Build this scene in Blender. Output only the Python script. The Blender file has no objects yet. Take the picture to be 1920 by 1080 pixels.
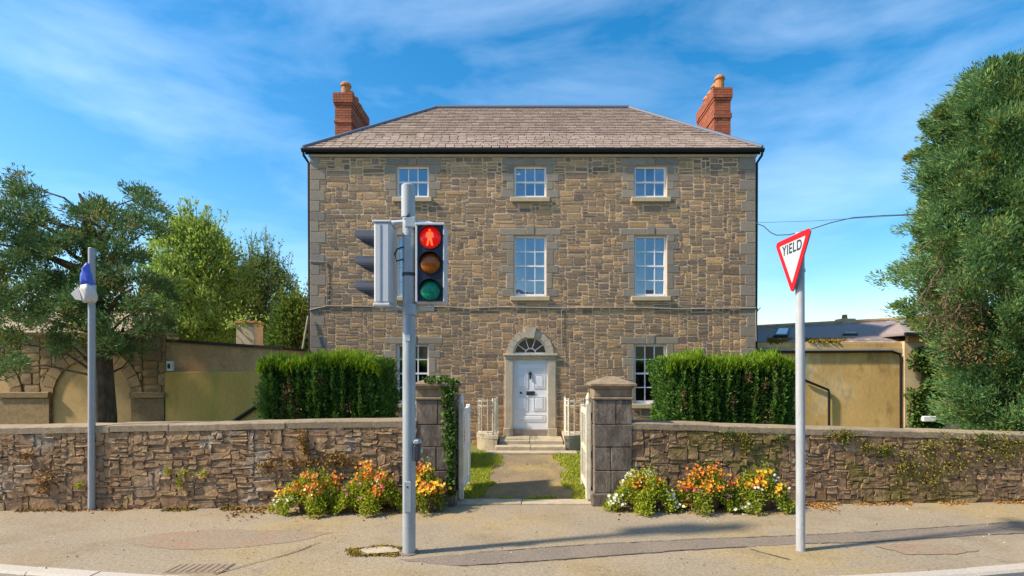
import bpy, math, random
import numpy as np
from mathutils import Vector
random.seed(7); rng = np.random.default_rng(7)
scene = bpy.context.scene
COL = scene.collection
R = math.radians

# ------------------------------------------------------------------ camera
F = 1000.0; VX, VY, H = 999.0, 692.0, 2.4          # focal length in px of 1920, vanishing point, eye height
cam_d = bpy.data.cameras.new('camera'); cam = bpy.data.objects.new('camera', cam_d); COL.objects.link(cam)
cam_d.sensor_width = 36; cam_d.lens = F/1920*36
cam_d.shift_x = -(VX-960)/1920; cam_d.shift_y = (VY-540)/1920
cam_d.clip_end = 3000
cam.location = (0, 0, H); cam.rotation_euler = (R(90), 0, 0)
scene.camera = cam
# ------------------------------------------------------------------ sky, sun, exposure
SUN_EL = 43.0
SUN_AZ = 15.0                                        # degrees the sun stands in front of the facade plane, from the left
sun_dir = Vector((math.cos(R(SUN_EL))*math.cos(R(SUN_AZ)), math.cos(R(SUN_EL))*math.sin(R(SUN_AZ)), -math.sin(R(SUN_EL)))).normalized()
world = bpy.data.worlds.new('World'); scene.world = world; world.use_nodes = True
wn = world.node_tree; wn.nodes.clear()
def WN(t, **k):
    n = wn.nodes.new(t)
    for a, v in k.items(): setattr(n, a, v)
    return n
sky = WN('ShaderNodeTexSky', sky_type='NISHITA', sun_disc=False, sun_elevation=R(SUN_EL), sun_rotation=R(-90-SUN_AZ),
         air_density=1.0, dust_density=0.8, ozone_density=1.0)
hsv = WN('ShaderNodeHueSaturation'); hsv.inputs['Hue'].default_value = 0.493; hsv.inputs['Saturation'].default_value = 1.5; hsv.inputs['Value'].default_value = 0.71
wn.links.new(sky.outputs[0], hsv.inputs['Color'])
tcw = WN('ShaderNodeTexCoord')
mpw = WN('ShaderNodeMapping'); mpw.inputs['Scale'].default_value = (1.0, 1.0, 3.2); mpw.inputs['Rotation'].default_value = (0.0, R(-22), R(10))
mpw.inputs['Location'].default_value = (3.3, 1.6, 0.9)
wn.links.new(tcw.outputs['Generated'], mpw.inputs['Vector'])
cn = WN('ShaderNodeTexNoise'); cn.inputs['Scale'].default_value = 2.1; cn.inputs['Detail'].default_value = 9; cn.inputs['Roughness'].default_value = 0.56; cn.inputs['Distortion'].default_value = 0.35
wn.links.new(mpw.outputs[0], cn.inputs['Vector'])
cr = WN('ShaderNodeValToRGB'); cr.color_ramp.elements[0].position = 0.45; cr.color_ramp.elements[1].position = 0.85
cr.color_ramp.elements[0].color = (0, 0, 0, 1); cr.color_ramp.elements[1].color = (0.24, 0.24, 0.24, 1)
wn.links.new(cn.outputs['Fac'], cr.inputs[0])
cmix = WN('ShaderNodeMix', data_type='RGBA'); cmix.inputs[7].default_value = (6.2, 7.0, 7.8, 1)
wn.links.new(cr.outputs[0], cmix.inputs[0]); wn.links.new(hsv.outputs[0], cmix.inputs[6])
bg = WN('ShaderNodeBackground'); bg.inputs['Strength'].default_value = 0.145
wn.links.new(cmix.outputs[2], bg.inputs['Color'])
wo = WN('ShaderNodeOutputWorld'); wn.links.new(bg.outputs[0], wo.inputs[0])
sun_d = bpy.data.lights.new('sun', 'SUN'); sun_d.energy = 3.1; sun_d.angle = R(3.0); sun_d.color = (1, 0.89, 0.72)
sun = bpy.data.objects.new('sun', sun_d); COL.objects.link(sun)
sun.rotation_euler = sun_dir.to_track_quat('-Z', 'Y').to_euler(); sun.location = (-20, 5, 30)
vs = scene.view_settings
scene.display_settings.display_device = 'sRGB'; vs.view_transform = 'Standard'; vs.look = 'None'; vs.gamma = 1; vs.exposure = 1.12
vs.use_curve_mapping = False

# ------------------------------------------------------------------ helpers
def at(x, y, Y): return ((x-VX)*Y/F, Y, H+(VY-y)*Y/F)
def ax(x, Y): return (x-VX)*Y/F
def az(y, Y): return H+(VY-y)*Y/F

def tag(o, label=None, cat=None, group=None, kind=None):
    if label: o['label'] = label
    if cat: o['category'] = cat
    if group: o['group'] = group
    if kind: o['kind'] = kind
    return o
def thing(name, label, cat, loc=(0, 0, 0), rz=0, group=None):
    o = bpy.data.objects.new(name, None); COL.objects.link(o); o.empty_display_size = .2
    o.location = loc; o.rotation_euler = (0, 0, rz)
    return tag(o, label, cat, group)
def origin(o):
    v = Vector((0, 0, 0))
    while o is not None: v += Vector(o.location); o = o.parent
    return v
class MB:
    def __init__(s): s.v = []; s.f = []; s.m = []; s.cur = 0
    def add(s, vs_, fs):
        b = len(s.v); s.v += [tuple(p) for p in vs_]; s.f += [tuple(i+b for i in f) for f in fs]; s.m += [s.cur]*len(fs); return s
    def quad(s, a, b, c, d): return s.add([a, b, c, d], [(0, 1, 2, 3)])
    def box(s, x0, x1, y0, y1, z0, z1, bev=0):
        if bev <= 0:
            return s.add([(x0,y0,z0),(x1,y0,z0),(x1,y1,z0),(x0,y1,z0),(x0,y0,z1),(x1,y0,z1),(x1,y1,z1),(x0,y1,z1)],
                  [(0,3,2,1),(4,5,6,7),(0,1,5,4),(1,2,6,5),(2,3,7,6),(3,0,4,7)])
        b = min(bev, (x1-x0)/2.1, (y1-y0)/2.1, (z1-z0)/2.1); vv = []; ix = {}
        for cx in (0, 1):
            for cy in (0, 1):
                for cz in (0, 1):
                    X = (x0, x1)[cx]; Y = (y0, y1)[cy]; Z = (z0, z1)[cz]
                    dx = b*(1-2*cx); dy = b*(1-2*cy); dz = b*(1-2*cz)
                    for k, p in enumerate(((X, Y+dy, Z+dz), (X+dx, Y, Z+dz), (X+dx, Y+dy, Z))):
                        ix[cx, cy, cz, k] = len(vv); vv.append(p)
        ff = []
        q = [(0,0),(1,0),(1,1),(0,1)]
        for c in (0, 1):
            f0 = [ix[c, a, d, 0] for a, d in q]; f1 = [ix[a, c, d, 1] for a, d in q]; f2 = [ix[a, d, c, 2] for a, d in q]
            ff += [f0 if c else f0[::-1], f1[::-1] if c else f1, f2 if c else f2[::-1]]
        for a in (0, 1):
            for d in (0, 1):
                ff.append([ix[a,d,0,0], ix[a,d,1,0], ix[a,d,1,1], ix[a,d,0,1]])
                ff.append([ix[a,0,d,0], ix[a,1,d,0], ix[a,1,d,2], ix[a,0,d,2]])
                ff.append([ix[0,a,d,1], ix[1,a,d,1], ix[1,a,d,2], ix[0,a,d,2]])
                for e in (0, 1): ff.append([ix[a,d,e,0], ix[a,d,e,1], ix[a,d,e,2]])
        s.fix = True
        return s.add(vv, ff)
    def ring(s, pts_list, close=True, caps=True):
        n = len(pts_list[0]); vv = [p for r in pts_list for p in r]; ff = []
        for k in range(len(pts_list)-1):
            for i in range(n if close else n-1):
                j = (i+1) % n; ff.append((k*n+i, k*n+j, (k+1)*n+j, (k+1)*n+i))
        if caps: ff += [tuple(range(n))[::-1], tuple(range((len(pts_list)-1)*n, len(pts_list)*n))]
        return s.add(vv, ff)
    def tube(s, path, rad, n=8, caps=True):
        P = [Vector(p) for p in path]; rr = rad if hasattr(rad, '__len__') else [rad]*len(P); rings = []
        up = Vector((0, 0, 1)); t0 = (P[1]-P[0]).normalized()
        if abs(t0.z) > .95: up = Vector((1, 0, 0))
        for i, p in enumerate(P):
            t = (P[min(i+1, len(P)-1)]-P[max(i-1, 0)]).normalized()
            u = t.cross(up)
            if u.length < 1e-4: u = t.cross(Vector((0, 1, 0)))
            u.normalize(); w = u.cross(t)
            rings.append([tuple(p+(u*math.cos(a)+w*math.sin(a))*rr[i]) for a in [2*math.pi*k/n for k in range(n)]])
        return s.ring(rings, True, caps)
    def cyl(s, x, y, z0, z1, r0, r1=None, n=16): return s.tube([(x, y, z0), (x, y, z1)], [r0, r0 if r1 is None else r1], n)
    def prism_y(s, poly, y0, y1):        # polygon in xz, extruded along y
        return s.ring([[(x, y0, z) for x, z in poly], [(x, y1, z) for x, z in poly]])
    def prism_x(s, poly, x0, x1):        # polygon in yz
        return s.ring([[(x0, y, z) for y, z in poly], [(x1, y, z) for y, z in poly]])
    def prism_z(s, poly, z0, z1):
        return s.ring([[(x, y, z0) for x, y in poly], [(x, y, z1) for x, y in poly]])
    def build(s, name, mat, parent=None, local=False, smooth=False, kind=None):
        o0 = Vector((0, 0, 0)) if (local or parent is None) else origin(parent)
        me = bpy.data.meshes.new(name)
        me.from_pydata([(a-o0.x, b-o0.y, c-o0.z) for a, b, c in s.v], [], s.f)
        ms = mat if isinstance(mat, (list, tuple)) else [mat]
        for m in ms: me.materials.append(m)
        if len(ms) > 1: me.polygons.foreach_set('material_index', s.m)
        if smooth: me.polygons.foreach_set('use_smooth', [True]*len(me.polygons))
        import bmesh
        bm = bmesh.new(); bm.from_mesh(me); bmesh.ops.recalc_face_normals(bm, faces=bm.faces); bm.to_mesh(me); bm.free()
        o = bpy.data.objects.new(name, me); COL.objects.link(o)
        if parent: o.parent = parent
        if kind: o['kind'] = kind
        return o
def link(name, me, parent=None, loc=(0, 0, 0), scale=(1, 1, 1), rot=(0, 0, 0)):
    o = bpy.data.objects.new(name, me); COL.objects.link(o); o.parent = parent
    o.location = loc; o.scale = scale; o.rotation_euler = rot
    return o
def copy_tree(o, parent=None):
    c = o.copy(); COL.objects.link(c); c.parent = parent
    for ch in list(o.children): copy_tree(ch, c)
    return c

# ------------------------------------------------------------------ materials
def mat(name, col, col2=None, scale=3.0, rough=.85, bump=.0, bscale=30, rnd=None, ramp=None, var=.25, moss=None, stain=None, metal=0, spec=.4, emit=None, detail=5, brick=None, transl=0, stretch=None):
    m = bpy.data.materials.new(name); m.use_nodes = True; t = m.node_tree; N = t.nodes; L = t.links
    b = N['Principled BSDF']; b.inputs['Roughness'].default_value = rough; b.inputs['Metallic'].default_value = metal
    b.inputs['Specular IOR Level'].default_value = spec
    geo = N.new('ShaderNodeNewGeometry'); pos = geo.outputs['Position']
    if stretch:
        mp = N.new('ShaderNodeMapping'); mp.inputs['Scale'].default_value = stretch; L.new(pos, mp.inputs['Vector']); pos = mp.outputs[0]
    if rnd:
        rp = N.new('ShaderNodeValToRGB'); rp.color_ramp.interpolation = 'LINEAR'
        els = rp.color_ramp.elements
        while len(els) < len(ramp): els.new(.5)
        for i, c in enumerate(ramp): els[i].position = i/(len(ramp)-1); els[i].color = (*c, 1)
        if rnd == 'island': L.new(geo.outputs['Random Per Island'], rp.inputs[0])
        else:
            oi = N.new('ShaderNodeObjectInfo'); L.new(oi.outputs['Random'], rp.inputs[0])
        out = rp.outputs[0]
    else:
        rgb = N.new('ShaderNodeRGB'); rgb.outputs[0].default_value = (*col, 1); out = rgb.outputs[0]
    def noise(sc, det=detail, ro=.6):
        n = N.new('ShaderNodeTexNoise'); n.inputs['Scale'].default_value = sc; n.inputs['Detail'].default_value = det; n.inputs['Roughness'].default_value = ro
        L.new(pos, n.inputs['Vector']); return n.outputs['Fac']
    def mixc(fac, a, c, lo=.4, hi=.6, amount=1):
        r = N.new('ShaderNodeMapRange'); r.inputs[1].default_value = lo; r.inputs[2].default_value = hi; r.inputs[4].default_value = amount; L.new(fac, r.inputs[0])
        x = N.new('ShaderNodeMix'); x.data_type = 'RGBA'; L.new(r.outputs[0], x.inputs[0]); L.new(a, x.inputs[6])
        if isinstance(c, tuple): x.inputs[7].default_value = (*c, 1)
        else: L.new(c, x.inputs[7])
        return x.outputs[2]
    if col2: out = mixc(noise(scale), out, col2)
    if stain:
        for (c, sc, lo, hi, am) in stain: out = mixc(noise(sc, 6, .65), out, c, lo, hi, am)
    if var:
        r = N.new('ShaderNodeMapRange'); r.inputs[1].default_value = .3; r.inputs[2].default_value = .7; r.inputs[3].default_value = 1-var; r.inputs[4].default_value = 1+var
        L.new(noise(bscale*.6, 6, .7), r.inputs[0])
        x = N.new('ShaderNodeMix'); x.data_type = 'RGBA'; x.blend_type = 'MULTIPLY'; x.inputs[0].default_value = 1
        L.new(out, x.inputs[6]); L.new(r.outputs[0], x.inputs[7]); out = x.outputs[2]
    L.new(out, b.inputs['Base Color'])
    if bump:
        bp = N.new('ShaderNodeBump'); bp.inputs['Strength'].default_value = bump; bp.inputs['Distance'].default_value = .02
        L.new(noise(bscale, 6, .65), bp.inputs['Height']); L.new(bp.outputs[0], b.inputs['Normal'])
    if emit: b.inputs['Emission Color'].default_value = (*emit[0], 1); b.inputs['Emission Strength'].default_value = emit[1]
    if transl:
        tr = N.new('ShaderNodeBsdfTranslucent'); L.new(out, tr.inputs['Color']); mx = N.new('ShaderNodeMixShader'); mx.inputs[0].default_value = transl
        L.new(b.outputs[0], mx.inputs[1]); L.new(tr.outputs[0], mx.inputs[2]); L.new(mx.outputs[0], N['Material Output'].inputs[0])
    return m

HOUSE_RAMP = [(0.165, 0.114, 0.08), (0.424, 0.259, 0.12), (0.246, 0.172, 0.12), (0.507, 0.303, 0.14), (0.329, 0.207, 0.11), (0.206, 0.15, 0.11), (0.439, 0.275, 0.14), (0.288, 0.2, 0.135), (0.604, 0.366, 0.17), (0.233, 0.161, 0.11), (0.384, 0.234, 0.12), (0.178, 0.125, 0.095), (0.343, 0.229, 0.145)]
WALL_RAMP = [(0.245, 0.149, 0.08), (0.359, 0.229, 0.124), (0.288, 0.177, 0.1), (0.433, 0.274, 0.143), (0.317, 0.188, 0.096), (0.224, 0.137, 0.08), (0.389, 0.251, 0.136), (0.332, 0.206, 0.111)]
ROOF_RAMP = [(0.256, 0.181, 0.142), (0.332, 0.243, 0.19), (0.289, 0.205, 0.16), (0.384, 0.287, 0.228), (0.31, 0.224, 0.172), (0.267, 0.19, 0.146), (0.353, 0.258, 0.207), (0.299, 0.215, 0.15)]
M = {}
for k in ('object', 'island'):
    M['hstone', k] = mat('house_stone_'+k, None, rnd=k, ramp=HOUSE_RAMP, bump=.6, bscale=26, var=.32, rough=.9, stain=[((.11,.09,.07), .55, .52, .72, .45), ((.36,.27,.16), .8, .60, .72, .4), ((.09,.075,.06), 3.5, .62, .70, .4)])
    M['wstoneL', k] = mat('rubble_left_'+k, None, rnd=k, ramp=WALL_RAMP, bump=1, bscale=18, var=.5, rough=.95,
        stain=[((.44,.38,.30), 1.1, .56, .64, .6), ((.36,.31,.25), 7, .60, .68, .5), ((.34,.17,.035), .9, .64, .70, .6), ((.09,.07,.055), 4, .60, .70, .6)])
    M['wstoneR', k] = mat('rubble_right_'+k, None, rnd=k, ramp=[tuple(c*.86 for c in q) for q in WALL_RAMP], bump=1, bscale=18, var=.5, rough=.95,
        stain=[((.40,.35,.28), 5, .58, .68, .5), ((.09,.07,.055), 4, .60, .70, .6), ((.17,.14,.025), 1.0, .50, .60, .7), ((.25,.10,.03), 1.5, .62, .68, .6)])
    M['slate', k] = mat('slate_'+k, None, rnd=k, ramp=ROOF_RAMP, bump=.25, bscale=18, var=.14, rough=.75, stain=[((.21,.16,.09), .8, .55, .66, .6)])
    M['arcstone', k] = mat('arcade_stone_'+k, None, rnd=k, ramp=[(.28,.18,.085), (.35,.23,.11), (.24,.155,.08), (.39,.27,.14)], bump=.5, bscale=20, var=.3, rough=.9, stain=[((.12,.12,.04), 1.2, .55, .68, .5)])
M['underlay'] = mat('roof_underlay', (.10,.08,.07), var=.2)
M['mortar'] = mat('lime_mortar', (.68,.46,.28), (.58,.39,.23), scale=2, bump=.3, bscale=60, var=.12)
M['wmortarL'] = mat('wall_mortar_left', (.30,.235,.165), (.20,.15,.10), scale=3, bump=.6, bscale=40, stain=[((.42,.37,.31), 1.1, .56, .64, .6)])
M['wmortarR'] = mat('wall_mortar_right', (.22,.17,.12), (.14,.105,.07), scale=3, bump=.6, bscale=40, stain=[((.17,.14,.025), 1.0, .50, .60, .7)])
M['quoin'] = mat('grey_limestone', None, rnd='object', ramp=[(.25,.205,.16), (.33,.27,.205), (.21,.18,.15), (.30,.245,.185), (.27,.22,.165)], bump=.3, bscale=30, var=.15, rough=.85)
M['sill'] = mat('sandstone_sill', (.52,.41,.26), (.46,.37,.25), bump=.15, bscale=40, var=.1)
M['surround'] = mat('door_sandstone', (.50,.42,.30), (.43,.36,.26), scale=5, bump=.2, bscale=40, var=.12, stain=[((.30,.28,.22), 3, .58, .7, .6)])
M['step'] = mat('step_stone', (.50,.41,.28), (.40,.33,.22), scale=4, bump=.3, bscale=35, var=.15, stain=[((.2,.19,.12), 2.5, .56, .7, .6)])
M['white'] = mat('white_paint', (.80,.80,.79), var=.03, rough=.45, bscale=8)
M['doorpaint'] = mat('white_door_paint', (.82,.82,.82), var=.02, rough=.35, bscale=6)
M['cream'] = mat('aged_cream_paint', (.72,.68,.55), (.62,.55,.40), scale=6, var=.1, rough=.6, stain=[((.35,.26,.14), 7, .62, .72, .7)])
M['black'] = mat('black_gutter', (.012,.012,.014), var=.1, rough=.45)
M['lead'] = mat('lead_ridge', (.13,.145,.19), var=.15, rough=.55)
M['iron'] = mat('dark_iron', (.03,.028,.026), var=.1, rough=.5)
M['coping'] = mat('coping_stone', None, rnd='object', ramp=[(.29,.215,.135), (.35,.265,.17), (.31,.235,.15), (.26,.195,.125)], bump=.5, bscale=28, var=.25, rough=.95, stain=[((.42,.34,.24), 2.2, .56, .68, .5), ((.15,.11,.075), 3.1, .55, .68, .55), ((.45,.24,.03), 2.6, .70, .73, .8)])
M['pillar'] = mat('pillar_limestone', None, rnd='object', ramp=[(.14,.112,.09), (.18,.145,.115), (.155,.125,.10), (.20,.16,.125)], bump=.6, bscale=24, var=.35, rough=.95, stain=[((.38,.34,.29), 4.2, .58, .68, .6), ((.06,.05,.042), 3, .48, .60, .7), ((.22,.16,.08), 6, .6, .7, .5)], stretch=(1.6, 1.6, .6))
M['pcap'] = mat('pillar_cap', (.30,.22,.14), (.22,.16,.105), scale=5, bump=.5, bscale=24, var=.25, rough=.95)
M['render_ochre'] = mat('ochre_render', (.70,.45,.17), (.60,.38,.14), scale=.9, bump=.15, bscale=20, var=.12, stain=[((.80,.62,.36), 1.3, .48, .60, .8), ((.26,.17,.08), 1.1, .58, .68, .7), ((.36,.22,.08), 2.6, .56, .66, .5)], stretch=(1, 1, .55))
M['render_tan'] = mat('tan_render', (.60,.36,.165), (.50,.29,.13), scale=1.2, bump=.3, bscale=30, var=.2, stain=[((.17,.11,.06), 2.5, .58, .7, .6)])
M['render_green'] = mat('algae_render', (.68,.42,.12), (.58,.38,.09), scale=1.0, bump=.2, bscale=24, var=.15, stain=[((.38,.35,.06), .9, .5, .62, .6), ((.26,.18,.07), 1.5, .58, .68, .6)], stretch=(1.6, 1, .35))
M['render_cream'] = mat('cream_render', (.68,.50,.30), (.60,.45,.27), scale=1.5, bump=.15, bscale=24, var=.12, stain=[((.33,.24,.13), 1.4, .6, .7, .5)])
M['infill'] = mat('arch_infill_render', (.60,.39,.17), (.52,.33,.14), scale=1.2, var=.12, bump=.15, bscale=20)
M['brick'] = mat('red_brick', None, rnd='island', ramp=[(.30,.085,.04), (.38,.11,.05), (.25,.07,.036), (.42,.13,.06), (.33,.095,.045)], bump=.3, bscale=40, var=.2)
M['bmortar'] = mat('brick_mortar', (.26,.12,.075), var=.15)
M['terracotta'] = mat('terracotta_pot', (.50,.22,.07), (.42,.17,.06), scale=6, var=.15, rough=.8)
M['grey_roof'] = mat('weathered_slates', None, rnd='island', ramp=[(.30,.235,.22), (.38,.30,.27), (.25,.20,.19), (.43,.34,.29)], var=.15, bump=.2, bscale=20, rough=.8)
M['moss'] = mat('yellow_moss', (.33,.21,.02), (.20,.15,.025), scale=9, var=.3, bump=.8, bscale=50, rough=1)
M['pave'] = mat('pavement_asphalt', (.33,.26,.175), (.295,.235,.16), scale=.7, bump=.6, bscale=38, var=.30, rough=.95, detail=8,
    stain=[((.40,.28,.10), .45, .48, .62, .6), ((.22,.17,.12), .9, .52, .66, .6), ((.19,.15,.11), 3.2, .58, .70, .55), ((.42,.35,.25), 30, .62, .70, .6), ((.12,.095,.07), 24, .64, .70, .65)])
M['patch_grey'] = mat('grey_asphalt_patch', (.235,.185,.14), (.205,.165,.125), scale=2, bump=.6, bscale=40, var=.28, rough=.95, stain=[((.34,.29,.23), 32, .64, .70, .5), ((.12,.10,.08), 26, .66, .72, .5)])
M['patch_red'] = mat('reddish_patch', (.31,.20,.125), (.30,.225,.15), scale=3, bump=.6, bscale=40, var=.3, rough=.95, stain=[((.28,.22,.15), 1.6, .46, .58, .7), ((.12,.095,.07), 24, .64, .70, .6)])
M['joint'] = mat('tar_joint', (.10,.082,.066), (.16,.13,.10), scale=9, var=.2)
M['kerb'] = mat('granite_kerb', None, rnd='object', ramp=[(.46,.40,.33), (.52,.46,.38), (.42,.37,.31)], bump=.3, bscale=50, var=.15)
M['road'] = mat('road_asphalt', (.06,.056,.055), (.075,.068,.062), scale=2, bump=.5, bscale=90, var=.3, rough=.9)
M['earth'] = mat('ground_grass', (.14,.19,.035), (.15,.13,.05), scale=.6, var=.3, bump=.3)
M['path'] = mat('path_asphalt', (.26,.19,.115), (.21,.155,.095), scale=1.6, bump=.4, bscale=70, var=.25, rough=.95, stain=[((.36,.25,.09), 1.3, .50, .62, .7)])
M['grass'] = mat('grass_blades', None, rnd='island', ramp=[(.34,.42,.03), (.45,.52,.05), (.27,.36,.025), (.54,.48,.07), (.40,.47,.04)], var=.1, transl=.35, rough=.7)
M['bark'] = mat('bark', (.15,.095,.05), (.085,.055,.035), scale=9, bump=1, bscale=25, var=.3, rough=.95, stretch=(1, 1, .35))
M['twig'] = mat('twig', (.16,.10,.07), var=.2)
def leafmat(name, ramp, tr=.25, big=1.1, alt=None):
    return mat(name, None, rnd='island', ramp=ramp, var=.12, bscale=6, rough=.65, transl=tr, spec=.25, stain=([(alt, big, .55, .66, .75)] if alt else None))
M['conR'] = leafmat('cypress_foliage', [(.07,.17,.055), (.22,.35,.10), (.11,.28,.12), (.33,.40,.09), (.15,.32,.15), (.06,.14,.05)], .28, 1.6, (.38,.33,.05))
M['conL'] = leafmat('cedar_foliage', [(0.052, 0.128, 0.044), (0.128, 0.216, 0.056), (0.064, 0.176, 0.08), (0.192, 0.232, 0.048), (0.04, 0.096, 0.036)], .28, .9, (.36,.25,.04))
M['treeA'] = leafmat('bright_foliage', [(0.3, 0.432, 0.066), (0.396, 0.516, 0.096), (0.228, 0.348, 0.06), (0.456, 0.552, 0.144), (0.324, 0.456, 0.096)], .4, .9, (.14,.22,.045))
M['treeB'] = leafmat('dull_foliage', [(0.18, 0.276, 0.084), (0.252, 0.36, 0.12), (0.132, 0.216, 0.066), (0.312, 0.396, 0.168)], .4, .9, (.10,.16,.05))
M['treeC'] = leafmat('dark_foliage', [(0.112, 0.182, 0.028), (0.182, 0.266, 0.042), (0.07, 0.126, 0.028)], .3)
M['hedge'] = leafmat('yew_foliage', [(0.058, 0.156, 0.023), (0.104, 0.221, 0.031), (0.046, 0.117, 0.018), (0.143, 0.26, 0.034), (0.078, 0.182, 0.026)], .2, 2.2, (.065,.13,.02))
M['hedgetop'] = leafmat('yew_new_growth', [(.20,.33,.015), (.27,.40,.02), (.15,.27,.015), (.31,.42,.03)], .4)
M['hedgecore'] = mat('yew_shade_core', (.02,.028,.01), (.03,.022,.012), scale=8, var=.3)  # near-black core colour, puts the shade inside the hedge into the colour
M['ivy'] = leafmat('ivy_leaf', [(.06,.14,.02), (.11,.20,.03), (.05,.11,.02), (.16,.22,.05)], .2)
M['lime'] = leafmat('lime_bedding_leaf', [(.38,.44,.025), (.48,.50,.04), (.28,.36,.025), (.40,.40,.05)], .4, 5, (.20,.28,.02))
M['midleaf'] = leafmat('bedding_leaf', [(.22,.30,.025), (.30,.36,.03), (.15,.22,.02), (.36,.36,.05)], .35, 5, (.28,.19,.03))
def bloom(n, r): return mat('petal_'+n, None, rnd='island', ramp=r, var=0, rough=.6, transl=.25)
M['b_orange'] = bloom('orange', [(.75,.20,.015), (.85,.30,.02), (.70,.14,.02), (.80,.36,.03)])
M['b_yellow'] = bloom('yellow', [(.85,.52,.02), (.85,.42,.02), (.80,.58,.06)])
M['b_white'] = bloom('white', [(.85,.85,.70), (.82,.80,.55), (.88,.88,.82)])
M['b_pink'] = bloom('pink', [(.65,.10,.38), (.75,.25,.50), (.50,.06,.28), (.55,.2,.5)])
M['litter'] = mat('dry_leaf', None, rnd='island', ramp=[(.42,.19,.03), (.30,.12,.03), (.38,.24,.05), (.22,.10,.03)], var=0)
M['dryfol'] = mat('dry_foliage', None, rnd='island', ramp=[(.20,.12,.045), (.13,.08,.035), (.26,.16,.06)], var=0)
M['pot'] = mat('planter_wood', (.13,.075,.04), (.09,.055,.03), scale=8, var=.3, bump=.5, stretch=(3, 3, .6))
M['galv'] = mat('galvanised_pole', (.42,.46,.48), (.37,.41,.43), scale=4, var=.14, bscale=16, stain=[((.22,.20,.17), 5, .60, .72, .5)], stretch=(1, 1, .3), rough=.5, metal=.25)
M['galv2'] = mat('thin_grey_pole', (.38,.39,.40), var=.08, rough=.55, metal=.2)
M['polewhite'] = mat('pale_grey_pole', (.46,.47,.47), (.42,.43,.44), scale=3, var=.14, bscale=16, stain=[((.22,.20,.17), 5, .60, .72, .5)], stretch=(1, 1, .3), rough=.5)
M['sighead'] = mat('signal_grey_plastic', (.60,.61,.62), var=.04, rough=.5)
M['visor'] = mat('signal_visor', (.045,.05,.065), var=.05, rough=.4)
M['sigface'] = mat('signal_face', (.02,.026,.045), var=.05, rough=.35)
M['lens_r'] = mat('red_lens', (.22,.006,.006), var=0, rough=.15, emit=((1, .01, .005), .22))
M['man'] = mat('lit_red_man', (.8,.05,.02), var=0, emit=((1, .075, .02), 1.1))
M['lens_a'] = mat('amber_lens', (.50,.13,.01), (.36,.085,.01), scale=14, var=.3, bscale=60, rough=.15)
M['lens_g'] = mat('green_lens', (.01,.30,.16), (.01,.20,.12), scale=14, var=.3, bscale=60, rough=.15)
M['signred'] = mat('sign_red', (.62,.012,.02), var=0, rough=.4)
M['signwhite'] = mat('sign_white', (.50,.55,.57), var=.02, rough=.4)
M['signblack'] = mat('sign_black', (.03,.035,.06), var=0, rough=.5)
M['cable'] = mat('grey_cable', (.30,.27,.22), var=.1)
M['wire'] = mat('dark_wire', (.05,.05,.055), var=0)
M['bag_blue'] = mat('blue_plastic', (.08,.26,.85), (.16,.20,.75), scale=3, var=.1, rough=.4, transl=.3)
M['bag_white'] = mat('white_plastic', (.80,.76,.72), var=.05, rough=.4, transl=.3)
def glass():
    m = bpy.data.materials.new('window_glass'); m.use_nodes = True; t = m.node_tree; t.nodes.clear()
    o = t.nodes.new('ShaderNodeOutputMaterial'); g = t.nodes.new('ShaderNodeBsdfGlossy'); g.inputs['Roughness'].default_value = .01; g.inputs['Color'].default_value = (.85,.9,1,1)
    tr = t.nodes.new('ShaderNodeBsdfTransparent'); tr.inputs['Color'].default_value = (.75,.8,.8,1)
    lw = t.nodes.new('ShaderNodeFresnel'); lw.inputs['IOR'].default_value = 2.0
    mr = t.nodes.new('ShaderNodeMapRange'); mr.inputs[3].default_value = .2; mr.inputs[4].default_value = 1.0
    nz = t.nodes.new('ShaderNodeTexNoise'); nz.inputs['Scale'].default_value = 2.2; bp = t.nodes.new('ShaderNodeBump'); bp.inputs['Strength'].default_value = .05; bp.inputs['Distance'].default_value = .05
    ge = t.nodes.new('ShaderNodeNewGeometry'); t.links.new(ge.outputs['Position'], nz.inputs['Vector']); t.links.new(nz.outputs['Fac'], bp.inputs['Height']); t.links.new(bp.outputs[0], g.inputs['Normal'])
    mx = t.nodes.new('ShaderNodeMixShader'); t.links.new(lw.outputs[0], mr.inputs[0]); t.links.new(mr.outputs[0], mx.inputs[0]); t.links.new(tr.outputs[0], mx.inputs[1]); t.links.new(g.outputs[0], mx.inputs[2]); t.links.new(mx.outputs[0], o.inputs[0])
    return m
M['glass'] = glass()

# ------------------------------------------------------------------ stones
def stone_geo(seed, rough):
    r = random.Random(seed); c = .07; e = .17
    def j(a): return r.uniform(-a, a)*rough
    base = [(-.5+c, -.5), (.5-c, -.5), (.5, -.5+e), (.5, .5-e), (.5-c, .5), (-.5+c, .5), (-.5, .5-e), (-.5, -.5+e)]
    back = [(x+j(.045), z+j(.10)) for x, z in base]
    front = [(x*.95+j(.015), z*.89+j(.03)) for x, z in back]
    v = [(x, .3, z) for x, z in back]+[(x, -.7-.3*r.random()*rough, z) for x, z in front]+[(j(.15), -.8-.35*r.random(), j(.15))]
    f = [(i, (i+1) % 8, 8+(i+1) % 8, 8+i) for i in range(8)]+[(8+i, 8+(i+1) % 8, 16) for i in range(8)]
    return v, f
def stone_set(key, rough, n=16):
    out = []
    for i in range(n):
        v, f = stone_geo(i+100*len(key), rough)
        me = bpy.data.meshes.new(key+'_mesh'); me.from_pydata(v, [], f); me.materials.append(M[key, 'object']); out.append((v, f, me))
    return out
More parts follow.
